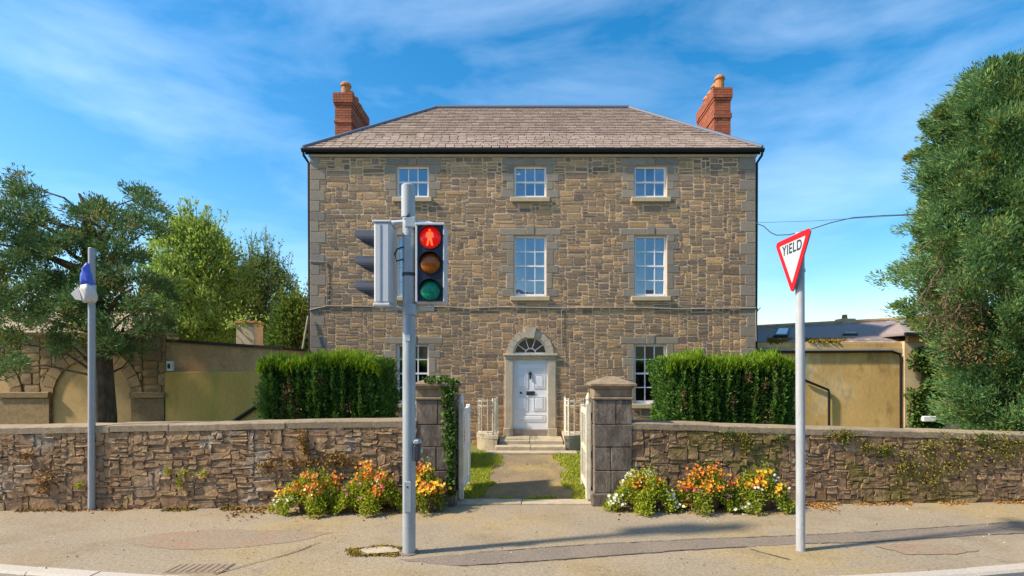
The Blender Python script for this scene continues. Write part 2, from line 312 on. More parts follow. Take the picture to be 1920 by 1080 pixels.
def pack(W, Hh, cw, ch, blocked, wr, hr, seed):
    """random squared rubble: list of (x, z, w, h) on a fine grid"""
    r = random.Random(seed); nx = int(round(W/cw)); nz = int(round(Hh/ch))
    occ = [[blocked((i+.5)*cw, (k+.5)*ch) for i in range(nx)] for k in range(nz)]
    out = []
    for k in range(nz):
        for i in range(nx):
            if occ[k][i]: continue
            w = r.choice(wr); h = r.choice(hr)
            a = 0
            while a < w and i+a < nx and not occ[k][i+a]: a += 1
            if i+a+1 < nx and not occ[k][i+a] and (i+a+1 >= nx or occ[k][i+a+1]): a += 1
            b = 1
            while b < h and k+b < nz and all(not occ[k+b][i+q] for q in range(a)): b += 1
            if k+b+1 == nz and all(not occ[k+b][i+q] for q in range(a)): b += 1
            for q in range(a):
                for p in range(b): occ[k+p][i+q] = True
            out.append((i*cw, k*ch, a*cw, b*ch))
    return out
def lay_stones(stones, key, rough, parent, place, gap, depth, seed, limit=300, name='stone', inview=None):
    """place(x,z)->(x,y,z) local; the largest `limit` are objects, the rest one joined part"""
    r = random.Random(seed); S = stone_set(key, rough)
    order = sorted(stones, key=lambda s: (-(1 if (inview is None or inview(s)) else 0), -s[2]*s[3]))
    rest = MB()
    for n, (x, z, w, h) in enumerate(order):
        v, f, me = r.choice(S); d = depth*r.uniform(.55, 1.3); sx = (w-gap)*r.choice((1, 1, -1)); sz = h-gap*.9
        cx, cy, cz = place(x+w/2, z+h/2)
        if n < limit:
            o = link(name, me, parent, (cx, cy, cz), (sx, d, sz), (0, r.uniform(-.022, .022)*rough, 0))
        else:
            rest.add([(cx+a*sx, cy+b*d, cz+c*sz) for a, b, c in v], f)
    if rest.v: rest.build('small_'+name+'s', M[key, 'island'], parent, local=True, kind='stuff')

# ------------------------------------------------------------------ foliage
def leaves(name, C, D, ln, wd, m, parent=None, kind=None, fold=.25):
    """diamond leaves: centres C, directions D, lengths ln, widths wd"""
    n = len(C); D = D/np.maximum(np.linalg.norm(D, axis=1, keepdims=True), 1e-6)
    S = np.cross(D, rng.normal(size=(n, 3))); S /= np.maximum(np.linalg.norm(S, axis=1, keepdims=True), 1e-6)
    Nn = np.cross(D, S); ln = np.broadcast_to(ln, (n,))[:, None]; wd = np.broadcast_to(wd, (n,))[:, None]
    o = np.array(origin(parent)) if parent else np.zeros(3)
    V = np.empty((n, 4, 3)); V[:, 0] = C-o; V[:, 1] = C-o+D*ln*.5+S*wd*.5+Nn*wd*fold; V[:, 2] = C-o+D*ln; V[:, 3] = C-o+D*ln*.5-S*wd*.5+Nn*wd*fold
    me = bpy.data.meshes.new(name); me.vertices.add(n*4); me.vertices.foreach_set('co', V.ravel())
    me.loops.add(n*4); me.loops.foreach_set('vertex_index', np.arange(n*4, dtype=np.int32))
    me.polygons.add(n); me.polygons.foreach_set('loop_start', np.arange(0, n*4, 4, dtype=np.int32)); me.polygons.foreach_set('loop_total', np.full(n, 4, dtype=np.int32))
    me.update(calc_edges=True); me.materials.append(m)
    ob = bpy.data.objects.new(name, me); COL.objects.link(ob)
    if parent: ob.parent = parent
    if kind: ob['kind'] = kind
    return ob
def clump_leaves(cl, n, r, flat=.7, out=None, up=.2, spread=.8, reach=0):
    """n leaf anchors in each clump centre; out = outward direction per clump"""
    k = len(cl); P = rng.normal(size=(k, n, 3)); P /= np.linalg.norm(P, axis=2, keepdims=True); P *= rng.random((k, n, 1))**.3
    if out is not None:
        on = out/np.linalg.norm(out, axis=1, keepdims=True); dt = np.sum(P*on[:, None, :], 2, keepdims=True); P = np.where(dt < -.35, P-1.2*dt*on[:, None, :], P)
    if reach: P = P+reach*np.sum(P*on[:, None, :], 2, keepdims=True)*on[:, None, :]
    P[:, :, 2] *= flat; rr = np.broadcast_to(r, (k,))[:, None, None]
    C = cl[:, None, :]+P*rr
    D = P+spread*rng.normal(size=(k, n, 3))*.6
    if out is not None: D = D+out[:, None, :]*.9
    D[:, :, 2] += up
    return C.reshape(-1, 3), D.reshape(-1, 3)

# ================================================================== THE SETTING
def sheet(name, pts, m, label, kind='structure', cat=None, z=None, parent=None):
    mb = MB(); mb.add([(p[0], p[1], p[2] if len(p) > 2 else z) for p in pts], [tuple(range(len(pts)))])
    o = mb.build(name, m, parent)
    if parent is None: tag(o, label, cat, kind=kind)
    return o
WLY = lambda X: 9.37+(X+2.06)*.044            # front face of left wall
WRY = lambda X: 9.40+(X-1.74)*.0345           # front face of right wall
WY = lambda X: WLY(X) if X < -1.7 else (WRY(X) if X > 1.4 else 9.38)
KY = lambda X: 5.92+.0154*(X+.25)**2 if abs(X+.25) < 11 else 5.92+.0154*121+.33*(abs(X+.25)-11)
sheet('ground', [(-900, -900), (900, -900), (900, 1500), (-900, 1500)], M['earth'], 'flat ground reaching to the horizon', z=-.135, cat='ground')
mb = MB(); xs = [-40+80*i/80 for i in range(81)]
for a, b in zip(xs, xs[1:]): mb.quad((a, -9, -.12), (b, -9, -.12), (b, KY(b)-.1, -.12), (a, KY(a)-.1, -.12))
tag(mb.build('road', M['road']), 'dark asphalt road in front of the kerb', 'road', kind='structure')
mb = MB()
for a, b in zip(xs, xs[1:]): mb.quad((a, KY(a)+.02, 0), (b, KY(b)+.02, 0), (b, WY(b)+.35, 0), (a, WY(a)+.35, 0))
tag(mb.build('pavement', M['pave']), 'worn tan asphalt pavement between kerb and stone wall', 'pavement', kind='structure')
# kerb of single granite stones
kroot = bpy.data.objects.new('kerb', None); COL.objects.link(kroot); tag(kroot, 'pale granite kerb along the pavement edge', 'kerb', kind='structure')
x = -12.0
while x < 12:
    w = .86; x2 = x+w; m_ = MB(); r1 = .13
    yA, yB = KY(x), KY(x2); j = random.uniform(-.006, .006)
    def kp(X, Y0, dy, z): return (X, Y0+dy, z)
    g = .008
    m_.ring([[kp(x+g, yA, -.15, -.13), kp(x+g, yA, .03, -.13), kp(x+g, yA, .03, .008+j), kp(x+g, yA, -.12, .008+j), kp(x+g, yA, -.15, -.02+j)],
             [kp(x2-g, yB, -.15, -.13), kp(x2-g, yB, .03, -.13), kp(x2-g, yB, .03, .008+j), kp(x2-g, yB, -.12, .008+j), kp(x2-g, yB, -.15, -.02+j)]])
    m_.build('kerb_stone', M['kerb'], kroot); x = x2
# pavement patches and joints
def gp(x, y, z=.004): Y = F*H/(y-VY); return ((x-VX)*Y/F, Y, z)
def patch(name, pxs, m, label, z=.004):
    P = [Vector(gp(x, y, z)) for x, y in pxs]; Q = []
    for a, b in zip(P, P[1:]+P[:1]):
        k = max(1, int((b-a).length/.07))
        for i in range(k): Q.append(a.lerp(b, i/k)+Vector((random.uniform(-.02, .02), random.uniform(-.02, .02), 0)))
    return sheet(name, Q, m, label, cat='patch')
patch('pavement_patch', [(745,1050),(900,1036),(1130,1020),(1350,1010),(1510,1004),(1660,996),(1780,988),(1930,978),(1930,1001),(1830,1004),(1740,1010),(1640,1017),(1500,1020),(1290,1032),(1060,1049),(860,1062)], M['patch_grey'], 'grey asphalt trench strip crossing the pavement')
patch('pavement_patch', [(228,1012),(300,1000),(420,993),(560,995),(625,999),(560,1015),(440,1028),(330,1031),(250,1022)], M['patch_red'], 'reddish asphalt repair patch near the thin grey pole')
patch('pavement_patch', [(1640,1024),(1700,1020),(1790,1022),(1840,1032),(1790,1040),(1700,1040)], M['patch_red'], 'reddish asphalt repair patch beside the yield sign pole', z=.008)
patch('pavement_patch', [(1870,988),(1900,983),(1950,985),(1950,994),(1890,994)], M['patch_red'], 'small reddish patch lying on the grey trench strip', z=.009)
def strip(pts, w, name, m, label, z=.011):
    mb = MB(); P = [Vector(gp(*p, z)) for p in pts]
    Q = []
    for a, b in zip(P, P[1:]):
        k = max(2, int((b-a).length/.12))
        for i in range(k): Q.append(a.lerp(b, i/k)+Vector((random.uniform(-.012, .012), random.uniform(-.012, .012), 0)))
    Q.append(P[-1])
    for a, b in zip(Q, Q[1:]):
        n = Vector((-(b-a).y, (b-a).x, 0)).normalized()*w*random.uniform(.35, .7)
        mb.quad(a-n, b-n, b+n, a+n)
    return tag(mb.build(name, m), label, 'joint', kind='structure')
strip([(860,1062),(1060,1049),(1290,1032),(1400,1026)], .022, 'pavement_joint', M['joint'], 'dark joint along the near edge of the trench strip')
strip([(900,1036),(1130,1020),(1350,1010),(1510,1004),(1660,996),(1780,988),(1925,978)], .016, 'pavement_joint', M['joint'], 'thin dark joint along the far edge of the trench strip')
strip([(400,1078),(470,1058),(540,1040),(600,1018)], .018, 'pavement_joint', M['joint'], 'dark cracked joint in the pavement beside the reddish patch')
strip([(1500,1020),(1640,1017),(1740,1010),(1830,1004),(1930,1000)], .012, 'pavement_joint', M['joint'], 'thin joint running on from the yield sign pole')
strip([(1405,1030),(1440,1040),(1480,1050)], .02, 'pavement_joint', M['joint'], 'short diagonal crack by the yield sign pole')
cov = thing('access_cover', 'square concrete access cover with mossy rim beside the traffic signal pole', 'cover', gp(712, 1033, 0))
mb = MB(); mb.add([gp(*p, .013) for p in [(690,1026),(740,1027),(752,1036),(690,1040),(672,1033)]], [(0,1,2,3,4)]); mb.build('plate', M['step'], cov)
mb = MB()
n = 1500; an = rng.uniform(0, 2*math.pi, n); q0 = np.array(gp(712, 1034, 0)); rr0 = rng.normal(1, .13, n)*(1+.1*np.sin(an*5))
C = np.stack([q0[0]+.36*rr0*np.cos(an), q0[1]+.17*rr0*np.sin(an), .002+rng.random(n)*.008], 1); D = rng.normal(0, 1, (n, 3)); D[:, 2] = np.abs(D[:, 2])*.25
leaves('moss_rim', C, D, rng.uniform(.015, .04, n), .022, M['moss'], cov, kind='stuff')
cov = thing('drain_cover', 'small reddish ribbed cover set in the pavement near the kerb', 'cover', gp(375, 1066, 0))
mb = MB(); A = gp(335, 1058); B = gp(415, 1075); mb.box(A[0], B[0], B[1], A[1], -.02, .008); mb.build('frame', M['patch_red'], cov)
for i in range(9):
    mb = MB(); xx = A[0]+.03+(B[0]-A[0]-.06)*i/8; mb.box(xx-.014, xx+.014, B[1]+.02, A[1]-.02, .004, .014); mb.build('rib', M['coping'], cov)
# garden ground, path
sheet('lawn', [(-16, 9.7, .0), (-1.25, 9.7, .0), (-1.25, 13.8, .25), (-1.25, 15.3, .25), (-16, 15.3, .25), (-16, 13.8, .25)], M['earth'], 'garden lawn around the cedar and its neighbouring hedge', cat='lawn')
sheet('lawn', [(.98, 9.7, .0), (16, 9.7, .0), (16, 13.8, .25), (16, 17.3, .25), (.98, 17.3, .25), (.98, 13.8, .25)], M['earth'], 'garden lawn around the tall cypress behind the mossy wall', cat='lawn')
mb = MB(); mb.add([(-1.26, 9.72, .004), (1.0, 9.72, .004), (1.0, 13.8, .254), (-1.26, 13.8, .254)], [(0,1,2,3)]); mb.add([(-1.26, 13.8, .254), (1.0, 13.8, .254), (1.0, 15.2, .254), (-1.26, 15.2, .254)], [(0,1,2,3)])
tag(mb.build('garden_path', M['path']), 'brown asphalt path from gate to door steps', 'path', kind='structure')
mb = MB(); mb.box(-1.36, -.2, 9.42, 9.74, -.05, .035, .012); mb.box(-.19, 1.06, 9.42, 9.74, -.05, .03, .012)
tag(mb.build('gate_threshold', M['step']), 'worn stone threshold between the two gate pillars', 'threshold', kind='structure')
# grass along the path
def grass_strip(x0f, x1f, n, label, seed):
    Y = rng.uniform(9.78, 13.7, n); t = rng.random(n); X = np.array([x0f(y)+(x1f(y)-x0f(y))*q for y, q in zip(Y, t)])
    Z = (Y-9.72)/4.08*.25
    D = np.stack([rng.normal(0, .35, n), rng.normal(0, .35, n), np.ones(n)], 1)
    o = leaves('grass_strip', np.stack([X, Y, Z], 1), D, rng.uniform(.03, .085, n), rng.uniform(.012, .022, n), M['grass'])
    return tag(o, label, 'grass', kind='stuff')
wob = lambda y, s: .09*math.sin(y*3.1+s)+.05*math.sin(y*7.7+s*2)
grass_strip(lambda y: -1.95, lambda y: -.86+wob(y, 0)+.04*(y-11.5), 11000, 'bright grass strip along the path on the boarded gate side', 1)
grass_strip(lambda y: .64+wob(y, 2)-.02*(y-11.5), lambda y: 1.7, 9000, 'bright grass strip along the path on the picket gate side', 2)
grass_strip(lambda y: -1.2, lambda y: .9, 260, 'sparse weeds sprouting on the garden path', 3)
n = 700; X = rng.uniform(-1.15, .95, n); Y = 9.76+np.abs(rng.normal(0, .06, n))+.05*np.sin(X*5)
keep = np.sin(X*4.2+1)+np.sin(X*9) > -.4
tag(leaves('threshold_weeds', np.stack([X, Y, np.full(n, .01)], 1)[keep], np.stack([rng.normal(0, .5, n), rng.normal(0, .5, n), np.ones(n)], 1)[keep], .06, .02, M['grass']), 'low weeds along the gate threshold', 'weeds', kind='stuff')

# ================================================================== THE HOUSE
HY = 15.2
fx = lambda x: (x-VX)*HY/F
fz = lambda y: H+(VY-y)*HY/F
HX0, HX1, HZ1 = -6.35, 6.35, fz(292)
house = thing('stone_house', 'three storey rubble stone house with slate hipped roof and white door', 'house', (0, HY, 0))
openings = []
for cx in (fx(773.5), fx(994), fx(1220)):
    openings.append((cx-.46, cx+.46, fz(371), fz(310), 2)); openings.append((cx-.46, cx+.46, fz(556), fz(441), 4))
for cx in (fx(773.5), fx(1219.5)): openings.append((cx-.46, cx+.46, fz(757), fz(645), 4))
DC = fx(994.5); DX0, DX1 = fx(947), fx(1042); SPR = fz(664); RO = .66; RI = .49; LAND = .5
door_open = (DC-RO, DC+RO, .0, SPR+RO)
# wall shell with real openings
rects = [(a, b, c, d) for a, b, c, d, _ in openings]+[door_open]
XS = sorted({HX0, HX1, *[r[0] for r in rects], *[r[1] for r in rects]}); ZS = sorted({0, HZ1, *[r[2] for r in rects], *[r[3] for r in rects]})
mb = MB()
for a, b in zip(XS, XS[1:]):
    for c, d in zip(ZS, ZS[1:]):
        mx, mz = (a+b)/2, (c+d)/2
        if any(r[0] < mx < r[1] and r[2] < mz < r[3] for r in rects): continue
        mb.quad((a, HY, c), (b, HY, c), (b, HY, d), (a, HY, d))
for a, b, c, d in rects:
    Yr = HY+.35
    mb.quad((a, HY, c), (a, Yr, c), (a, Yr, d), (a, HY, d)); mb.quad((b, HY, c), (b, Yr, c), (b, Yr, d), (b, HY, d))
    mb.quad((a, HY, d), (b, HY, d), (b, Yr, d), (a, Yr, d)); mb.quad((a, HY, c), (b, HY, c), (b, Yr, c), (a, Yr, c))
BY = HY+6.2
mb.quad((HX0, HY, 0), (HX0, BY, 0), (HX0, BY, HZ1), (HX0, HY, HZ1)); mb.quad((HX1, HY, 0), (HX1, BY, 0), (HX1, BY, HZ1), (HX1, HY, HZ1))
mb.quad((HX0, BY, 0), (HX1, BY, 0), (HX1, BY, HZ1), (HX0, BY, HZ1)); mb.quad((HX0, HY, HZ1-.05), (HX1, HY, HZ1-.05), (HX1, BY, HZ1-.05), (HX0, BY, HZ1-.05))
for zz in (3.6, 6.6): mb.quad((HX0, HY+.4, zz), (HX1, HY+.4, zz), (HX1, BY, zz), (HX0, BY, zz))
# spandrels of the door arch
arc = [(DC+RO*math.cos(a), SPR+RO*math.sin(a)) for a in [math.pi*k/20 for k in range(21)]]
for (xa, za), (xb, zb) in zip(arc, arc[1:]): mb.quad((xa, HY, za), (xb, HY, zb), (xb, HY, SPR+RO), (xa, HY, SPR+RO))
hwall = mb.build('wall', M['mortar'], house)
# dressed blocks: quoins, lintels, jambs
blocked_rects = []
def block(x0, x1, z0, z1, name='quoin', proud=.016, m='quoin', depth=.02):
    mbk = MB(); g = .006; mbk.box(x0+g, x1-g, HY-proud, HY+depth, z0+g, z1-g, .008)
    blocked_rects.append((x0, x1, z0, z1)); return mbk.build(name, M[m], hwall)
z = .25; k = 0
while z < HZ1-.05:
    h = min(random.uniform(.27, .33), HZ1-.02-z); h = HZ1-.02-z if HZ1-.02-z-h < .15 else h
    for sgn in (-1, 1):
        w = (.43 if (k+(sgn > 0)) % 2 else .26)+random.uniform(-.03, .05)
        block(HX0, HX0+w, z, z+h) if sgn < 0 else block(HX1-w, HX1, z, z+h)
    z += h; k += 1
for a, b, c, d, rows in openings:
    top = d+.19
    if d > 8: top = min(top, HZ1-.03)
    e = .30
    ww = [a-e-random.uniform(0, .12), (a+b)/2-.12, (a+b)/2+.12, b+e+random.uniform(0, .12)]
    block(ww[0], ww[1], d, top, 'lintel_stone'); block(ww[2], ww[3], d, top, 'lintel_stone')
    block(ww[1], ww[2], d, top+(.07 if d < 8 else 0), 'keystone', .03)
    zz = c-.0; kk = random.randint(0, 1); hh = (d-c)/(4 if rows == 2 else 6)
    while zz < d-.05:
        h2 = hh*(1.55 if (rows == 4 and kk % 2 == 0) else (.75 if rows == 4 else 1)); h2 = min(h2, d-zz)
        if d-zz-h2 < .08: h2 = d-zz
        wj = .17 if kk % 2 == 0 else .33
        block(a-wj-random.uniform(0, .05), a, zz, zz+h2, 'jamb_stone'); block(b, b+wj+random.uniform(0, .05), zz, zz+h2, 'jamb_stone')
        zz += h2; kk += 1
    blocked_rects.append((a-.1, b+.1, c-.15, c))
CW, CH = .06, .045
def hb(x, z):
    X = HX0+x; Z = .2+z
    if Z > HZ1-.03: return True
    for r in rects[:-1]+blocked_rects:
        if r[0] < X < r[1] and r[2] < Z < r[3]: return True
    if DX0-.03 < X < DX1+.03 and Z < SPR+.05: return True
    if (X-DC)**2+(Z-SPR)**2 < (RO+.02)**2 or (abs(X-DC) < .2 and SPR < Z < fz(613)): return True
    return False
st = pack(HX1-HX0, HZ1-.2, CW, CH, hb, (2, 3, 4, 4, 5, 5, 6, 7, 9, 11), (1, 2, 2, 2, 2, 3, 3, 3, 4, 5), 11)
vis = lambda s: s[1]+.2 > 1.2
lay_stones(st, 'hstone', 1.15, hwall, lambda x, z: (HX0+x, 0, .2+z), .028, .012, 5, inview=vis)
# cornice strip under the gutter
mb = MB(); mb.box(HX0-.02, HX1+.02, HY-.05, HY+.02, HZ1-.045, HZ1+.02); mb.build('eaves_course', M['sill'], house)
# windows
def window(a, b, c, d, rows):
    y0 = HY+.09; m_ = MB(); fr = .055
    m_.box(a+.002, a+fr, y0, y0+.09, c+.002, d-.002); m_.box(b-fr, b-.002, y0, y0+.09, c+.002, d-.002)
    m_.box(a+fr, b-fr, y0, y0+.09, d-fr-.01, d-.002); m_.box(a+fr, b-fr, y0-.01, y0+.09, c+.002, c+fr+.03)
    mid = (c+d)/2+.01; m_.box(a+fr, b-fr, y0+.005, y0+.085, mid-.025, mid+.025)
    x0, x1 = a+fr, b-fr
    for i in (1, 2):
        xx = x0+(x1-x0)*i/3; m_.box(xx-.014, xx+.014, y0+.015, y0+.06, c+fr+.03, mid-.025); m_.box(xx-.014, xx+.014, y0+.015, y0+.06, mid+.025, d-fr-.01)
    zr = []
    for lo, hi in ((c+fr+.03, mid-.025), (mid+.025, d-fr-.01)):
        if rows == 4:
            zm = (lo+hi)/2
            for i in range(3):
                xa, xb = x0+(x1-x0)*i/3+(.014 if i else 0), x0+(x1-x0)*(i+1)/3-(.014 if i < 2 else 0); m_.box(xa, xb, y0+.017, y0+.058, zm-.014, zm+.014)
            zr += [(lo, zm-.014), (zm+.014, hi)]
        else: zr.append((lo, hi))
    w = m_.build('window', M['white'], house)
    for lo, hi in zr:
        for i in range(3):
            p = MB(); xa, xb = x0+(x1-x0)*i/3, x0+(x1-x0)*(i+1)/3; t = random.uniform(-.003, .003); u = random.uniform(-.003, .003)
            p.add([(xa, y0+.04+t, lo), (xb, y0+.04-t, lo), (xb, y0+.04-t+u, hi), (xa, y0+.04+t+u, hi)], [(0,1,2,3)]); p.build('pane', M['glass'], w)
    s_ = MB(); s_.box(a-.1, b+.1, HY-.09, HY+.1, c-.13, c+.001, .012); s_.build('sill', M['sill'], w)
    return w
wins = [window(*o) for o in openings]
M['curtain'] = mat('pale_curtain', (.34,.31,.27), (.24,.22,.2), scale=4, var=.2, stretch=(14, 1, .4))
for w_, (a, b, c, d, rows_) in zip(wins, openings):
    if rows_ == 4:
        for xa, xb in ((a+.01, a+random.uniform(.14, .26)), (b-random.uniform(.14, .26), b-.01)):
            q = MB(); n = 14
            for i in range(n):
                x0_, x1_ = xa+(xb-xa)*i/n, xa+(xb-xa)*(i+1)/n; y0_, y1_ = HY+.26+.02*math.sin(i*1.7), HY+.26+.02*math.sin((i+1)*1.7)
                q.quad((x0_, y0_, c), (x1_, y1_, c), (x1_, y1_, d), (x0_, y0_, d))
            q.build('curtain', M['curtain'], w_)
for w_, (sx0, sz0, ww_, hh_) in ((wins[2], (fx(968), fz(326), .11, .08)), (wins[3], (fx(977), fz(524), .09, .07))):
    q = MB(); q.prism_y([(sx0, sz0), (sx0+ww_, sz0), (sx0+ww_, sz0+hh_*.8), (sx0+ww_*.5, sz0+hh_), (sx0+ww_*.35, sz0+hh_*.6), (sx0, sz0+hh_*.4)], HY+.118, HY+.122); q.build('pale_patch', M['white'], w_)  # small irregular white patch on the pane
# door, surround, fanlight
dY = HY+.06
X0, X1 = fx(962), fx(1027); ZD0, ZD1 = fz(805), fz(673)
surround = bpy.data.objects.new('door_surround', None); COL.objects.link(surround); surround.parent = house
for xa, xb in ((DX0, X0), (X1, DX1)): p = MB(); p.box(xa, xb, HY-.05, HY+.2, .72, SPR-.14, .01); p.build('pilaster', M['surround'], surround)
for xa, xb in ((DX0-.04, X0+.0), (X1, DX1+.04)): p = MB(); p.box(xa, xb, HY-.08, HY+.2, LAND-.25, .72, .012); p.build('plinth_block', M['step'], surround)
p = MB(); p.box(fx(944), fx(1046), HY-.10, HY+.2, SPR-.05, SPR+.01, .012); p.box(DX0-.01, DX1+.01, HY-.06, HY+.2, SPR-.14, SPR-.05, .008); p.build('cornice', M['surround'], surround)
na = 9
for i in range(na):
    a0, a1 = math.pi*i/na+.006, math.pi*(i+1)/na-.006
    if i == na//2: continue
    pts = [(DC+RO*math.cos(a0+(a1-a0)*k/3), SPR+.012+RO*math.sin(a0+(a1-a0)*k/3)) for k in range(4)]+[(DC+RI*math.cos(a1-(a1-a0)*k/3), SPR+.012+RI*math.sin(a1-(a1-a0)*k/3)) for k in range(4)]
    p = MB(); p.prism_y(pts, HY-.045, HY+.2); p.build('arch_stone', M['surround'], surround)
p = MB(); p.prism_y([(DC-.10, SPR+RI-.03), (DC+.10, SPR+RI-.03), (DC+.17, fz(614)), (DC-.17, fz(614))], HY-.09, HY+.2); p.build('keystone', M['surround'], surround)
fan = MB(); fy0 = HY+.10
def arcband(mb_, r0, r1, y0, y1, n=18):
    o_ = [(DC+r1*math.cos(math.pi*k/n), SPR+.012+r1*math.sin(math.pi*k/n)) for k in range(n+1)]; i_ = [(DC+r0*math.cos(math.pi*k/n), SPR+.012+r0*math.sin(math.pi*k/n)) for k in range(n+1)]
    for k in range(n): mb_.prism_y([o_[k], o_[k+1], i_[k+1], i_[k]], y0, y1)
arcband(fan, RI-.05, RI-.001, fy0, fy0+.06); arcband(fan, .14, .17, fy0+.005, fy0+.05)
fan.box(DC-RI+.002, DC+RI-.002, fy0-.01, fy0+.06, SPR+.012, SPR+.05)
for k in range(1, 5):
    a = math.pi*k/5; ux, uz = math.cos(a), math.sin(a); nx, nz = -uz*.012, ux*.012
    q0 = (DC+.165*ux, SPR+.012+.165*uz); q1 = (DC+(RI-.045)*ux, SPR+.012+(RI-.045)*uz)
    fan.prism_y([(q0[0]+nx, q0[1]+nz), (q1[0]+nx, q1[1]+nz), (q1[0]-nx, q1[1]-nz), (q0[0]-nx, q0[1]-nz)], fy0+.01, fy0+.045)
fanw = fan.build('fanlight', M['white'], house)
for k in range(5):
    a0, a1 = math.pi*k/5, math.pi*(k+1)/5; p = MB()
    pts = [(DC+(RI-.02)*math.cos(a0+(a1-a0)*t/4), SPR+.012+(RI-.02)*math.sin(a0+(a1-a0)*t/4)) for t in range(5)]+[(DC+.15*math.cos(a1), SPR+.012+.15*math.sin(a1)), (DC+.15*math.cos(a0), SPR+.012+.15*math.sin(a0))]
    p.add([(x, fy0+.03, z) for x, z in pts], [tuple(range(7))]); p.build('pane', M['glass'], fanw)
p = MB(); p.add([(DC+.145*math.cos(math.pi*t/8), fy0+.03, SPR+.03+.145*math.sin(math.pi*t/8)) for t in range(9)], [tuple(range(9))]); p.build('pane', M['glass'], fanw)
p = MB(); p.box(X0-.01, X1+.01, dY, dY+.06, ZD0, SPR-.13); door = p.build('door', M['doorpaint'], house)
zz = lambda y: fz(y/3.6+560); xx = lambda x: fx(x/3.6+860)
def panel(x0, x1, y0, y1):
    q = MB(); a, b, c, d = xx(x0), xx(x1), zz(y1), zz(y0)
    w = .022
    for r_ in ((a, b, c, c+w), (a, b, d-w, d), (a, a+w, c+w, d-w), (b-w, b, c+w, d-w)): q.box(r_[0], r_[1], dY-.014, dY+.01, r_[2], r_[3])
    q.box(a+.06, b-.06, dY-.018, dY+.01, c+.05 if d-c > .2 else c+.035, d-.05 if d-c > .2 else d-.035, .008); q.build('door_panel', M['doorpaint'], door)
for a in ((388,582,430,484), (388,466,514,606), (504,582,514,606), (388,466,660,756), (504,582,660,756), (388,582,782,830)): panel(*a)
p = MB(); p.box(xx(457), xx(513), dY-.025, dY+.01, zz(652), zz(625), .006); p.build('letterbox', M['iron'], door)
p = MB(); p.tube([(xx(420), dY-.06, zz(636)), (xx(420), dY-.03, zz(636)), (xx(420), dY, zz(636))], [.032, .036, .02], 12); p.build('door_knob', M['iron'], door)
p = MB(); p.ring([[(xx(483)+w_*math.cos(t), dY-.02-dd, z_+.0+hh_*math.sin(t)) for t in [2*math.pi*k/10 for k in range(10)]] for w_, hh_, z_, dd in ((.05,.06,zz(508),0), (.045,.055,zz(508),.03))]); p.tube([(xx(483), dY-.03, zz(520)), (xx(483), dY-.045, zz(536)), (xx(483), dY-.02, zz(546))], [.03, .026, .012], 8); p.build('knocker', M['iron'], door)
p = MB(); p.box(X0-.005, X1+.005, HY-.02, HY+.2, LAND-.02, ZD0, .008); p.build('threshold', M['quoin'], house)
# roof
RY, RZ, RHX = 18.24, az(203, 18.24), 3.265
EX0, EX1, EY0, EY1, EZ = -6.5, 6.5, HY-.09, 2*18.24-(HY-.09), az(278, HY-.09)
mb = MB(); dz = -.03
A, B, Cc, D_ = (EX0, EY0, EZ+dz), (EX1, EY0, EZ+dz), (EX1, EY1, EZ+dz), (EX0, EY1, EZ+dz); r0, r1 = (-RHX, RY, RZ+dz), (RHX, RY, RZ+dz)
mb.quad(A, B, r1, r0); mb.quad(Cc, D_, r0, r1); mb.add([D_, A, r0], [(0,1,2)]); mb.add([B, Cc, r1], [(0,1,2)]); mb.quad(A, D_, Cc, B)
roof = mb.build('roof', M['underlay'], house)
slope = Vector((0, RY-EY0, RZ-EZ)); SL = slope.length; sd = slope.normalized(); nrm = Vector((0, -sd.z, sd.y))
rows = 24; rh = SL/rows; slates = []
for k in range(rows):
    s0, s1 = k*rh, (k+1)*rh+.03
    def half(s): return 6.5+(RHX-6.5)*s/SL
    xa = -half(s0)+(.12 if k % 2 else 0); W_ = .25
    x = -half(s0)
    first = True
    while x < half(s0)-.02:
        w = (W_*(.5 if (k % 2 and first) else 1))*random.uniform(.9, 1.1); first = False
        xb = min(x+w, half(s0)); xl0, xr0 = x+.004, xb-.004
        xl1, xr1 = max(xl0, -half(min(s1, SL))), min(xr0, half(min(s1, SL)))
        if xr1 > xl1+.005: slates.append((k, xl0, xr0, xl1, xr1, s0, min(s1, SL)))
        x = xb
sl_order = sorted(slates, key=lambda s: (s[0], random.random()))
rest = MB(); base_e = Vector((0, EY0, EZ)); nsl = 0
smesh = {}
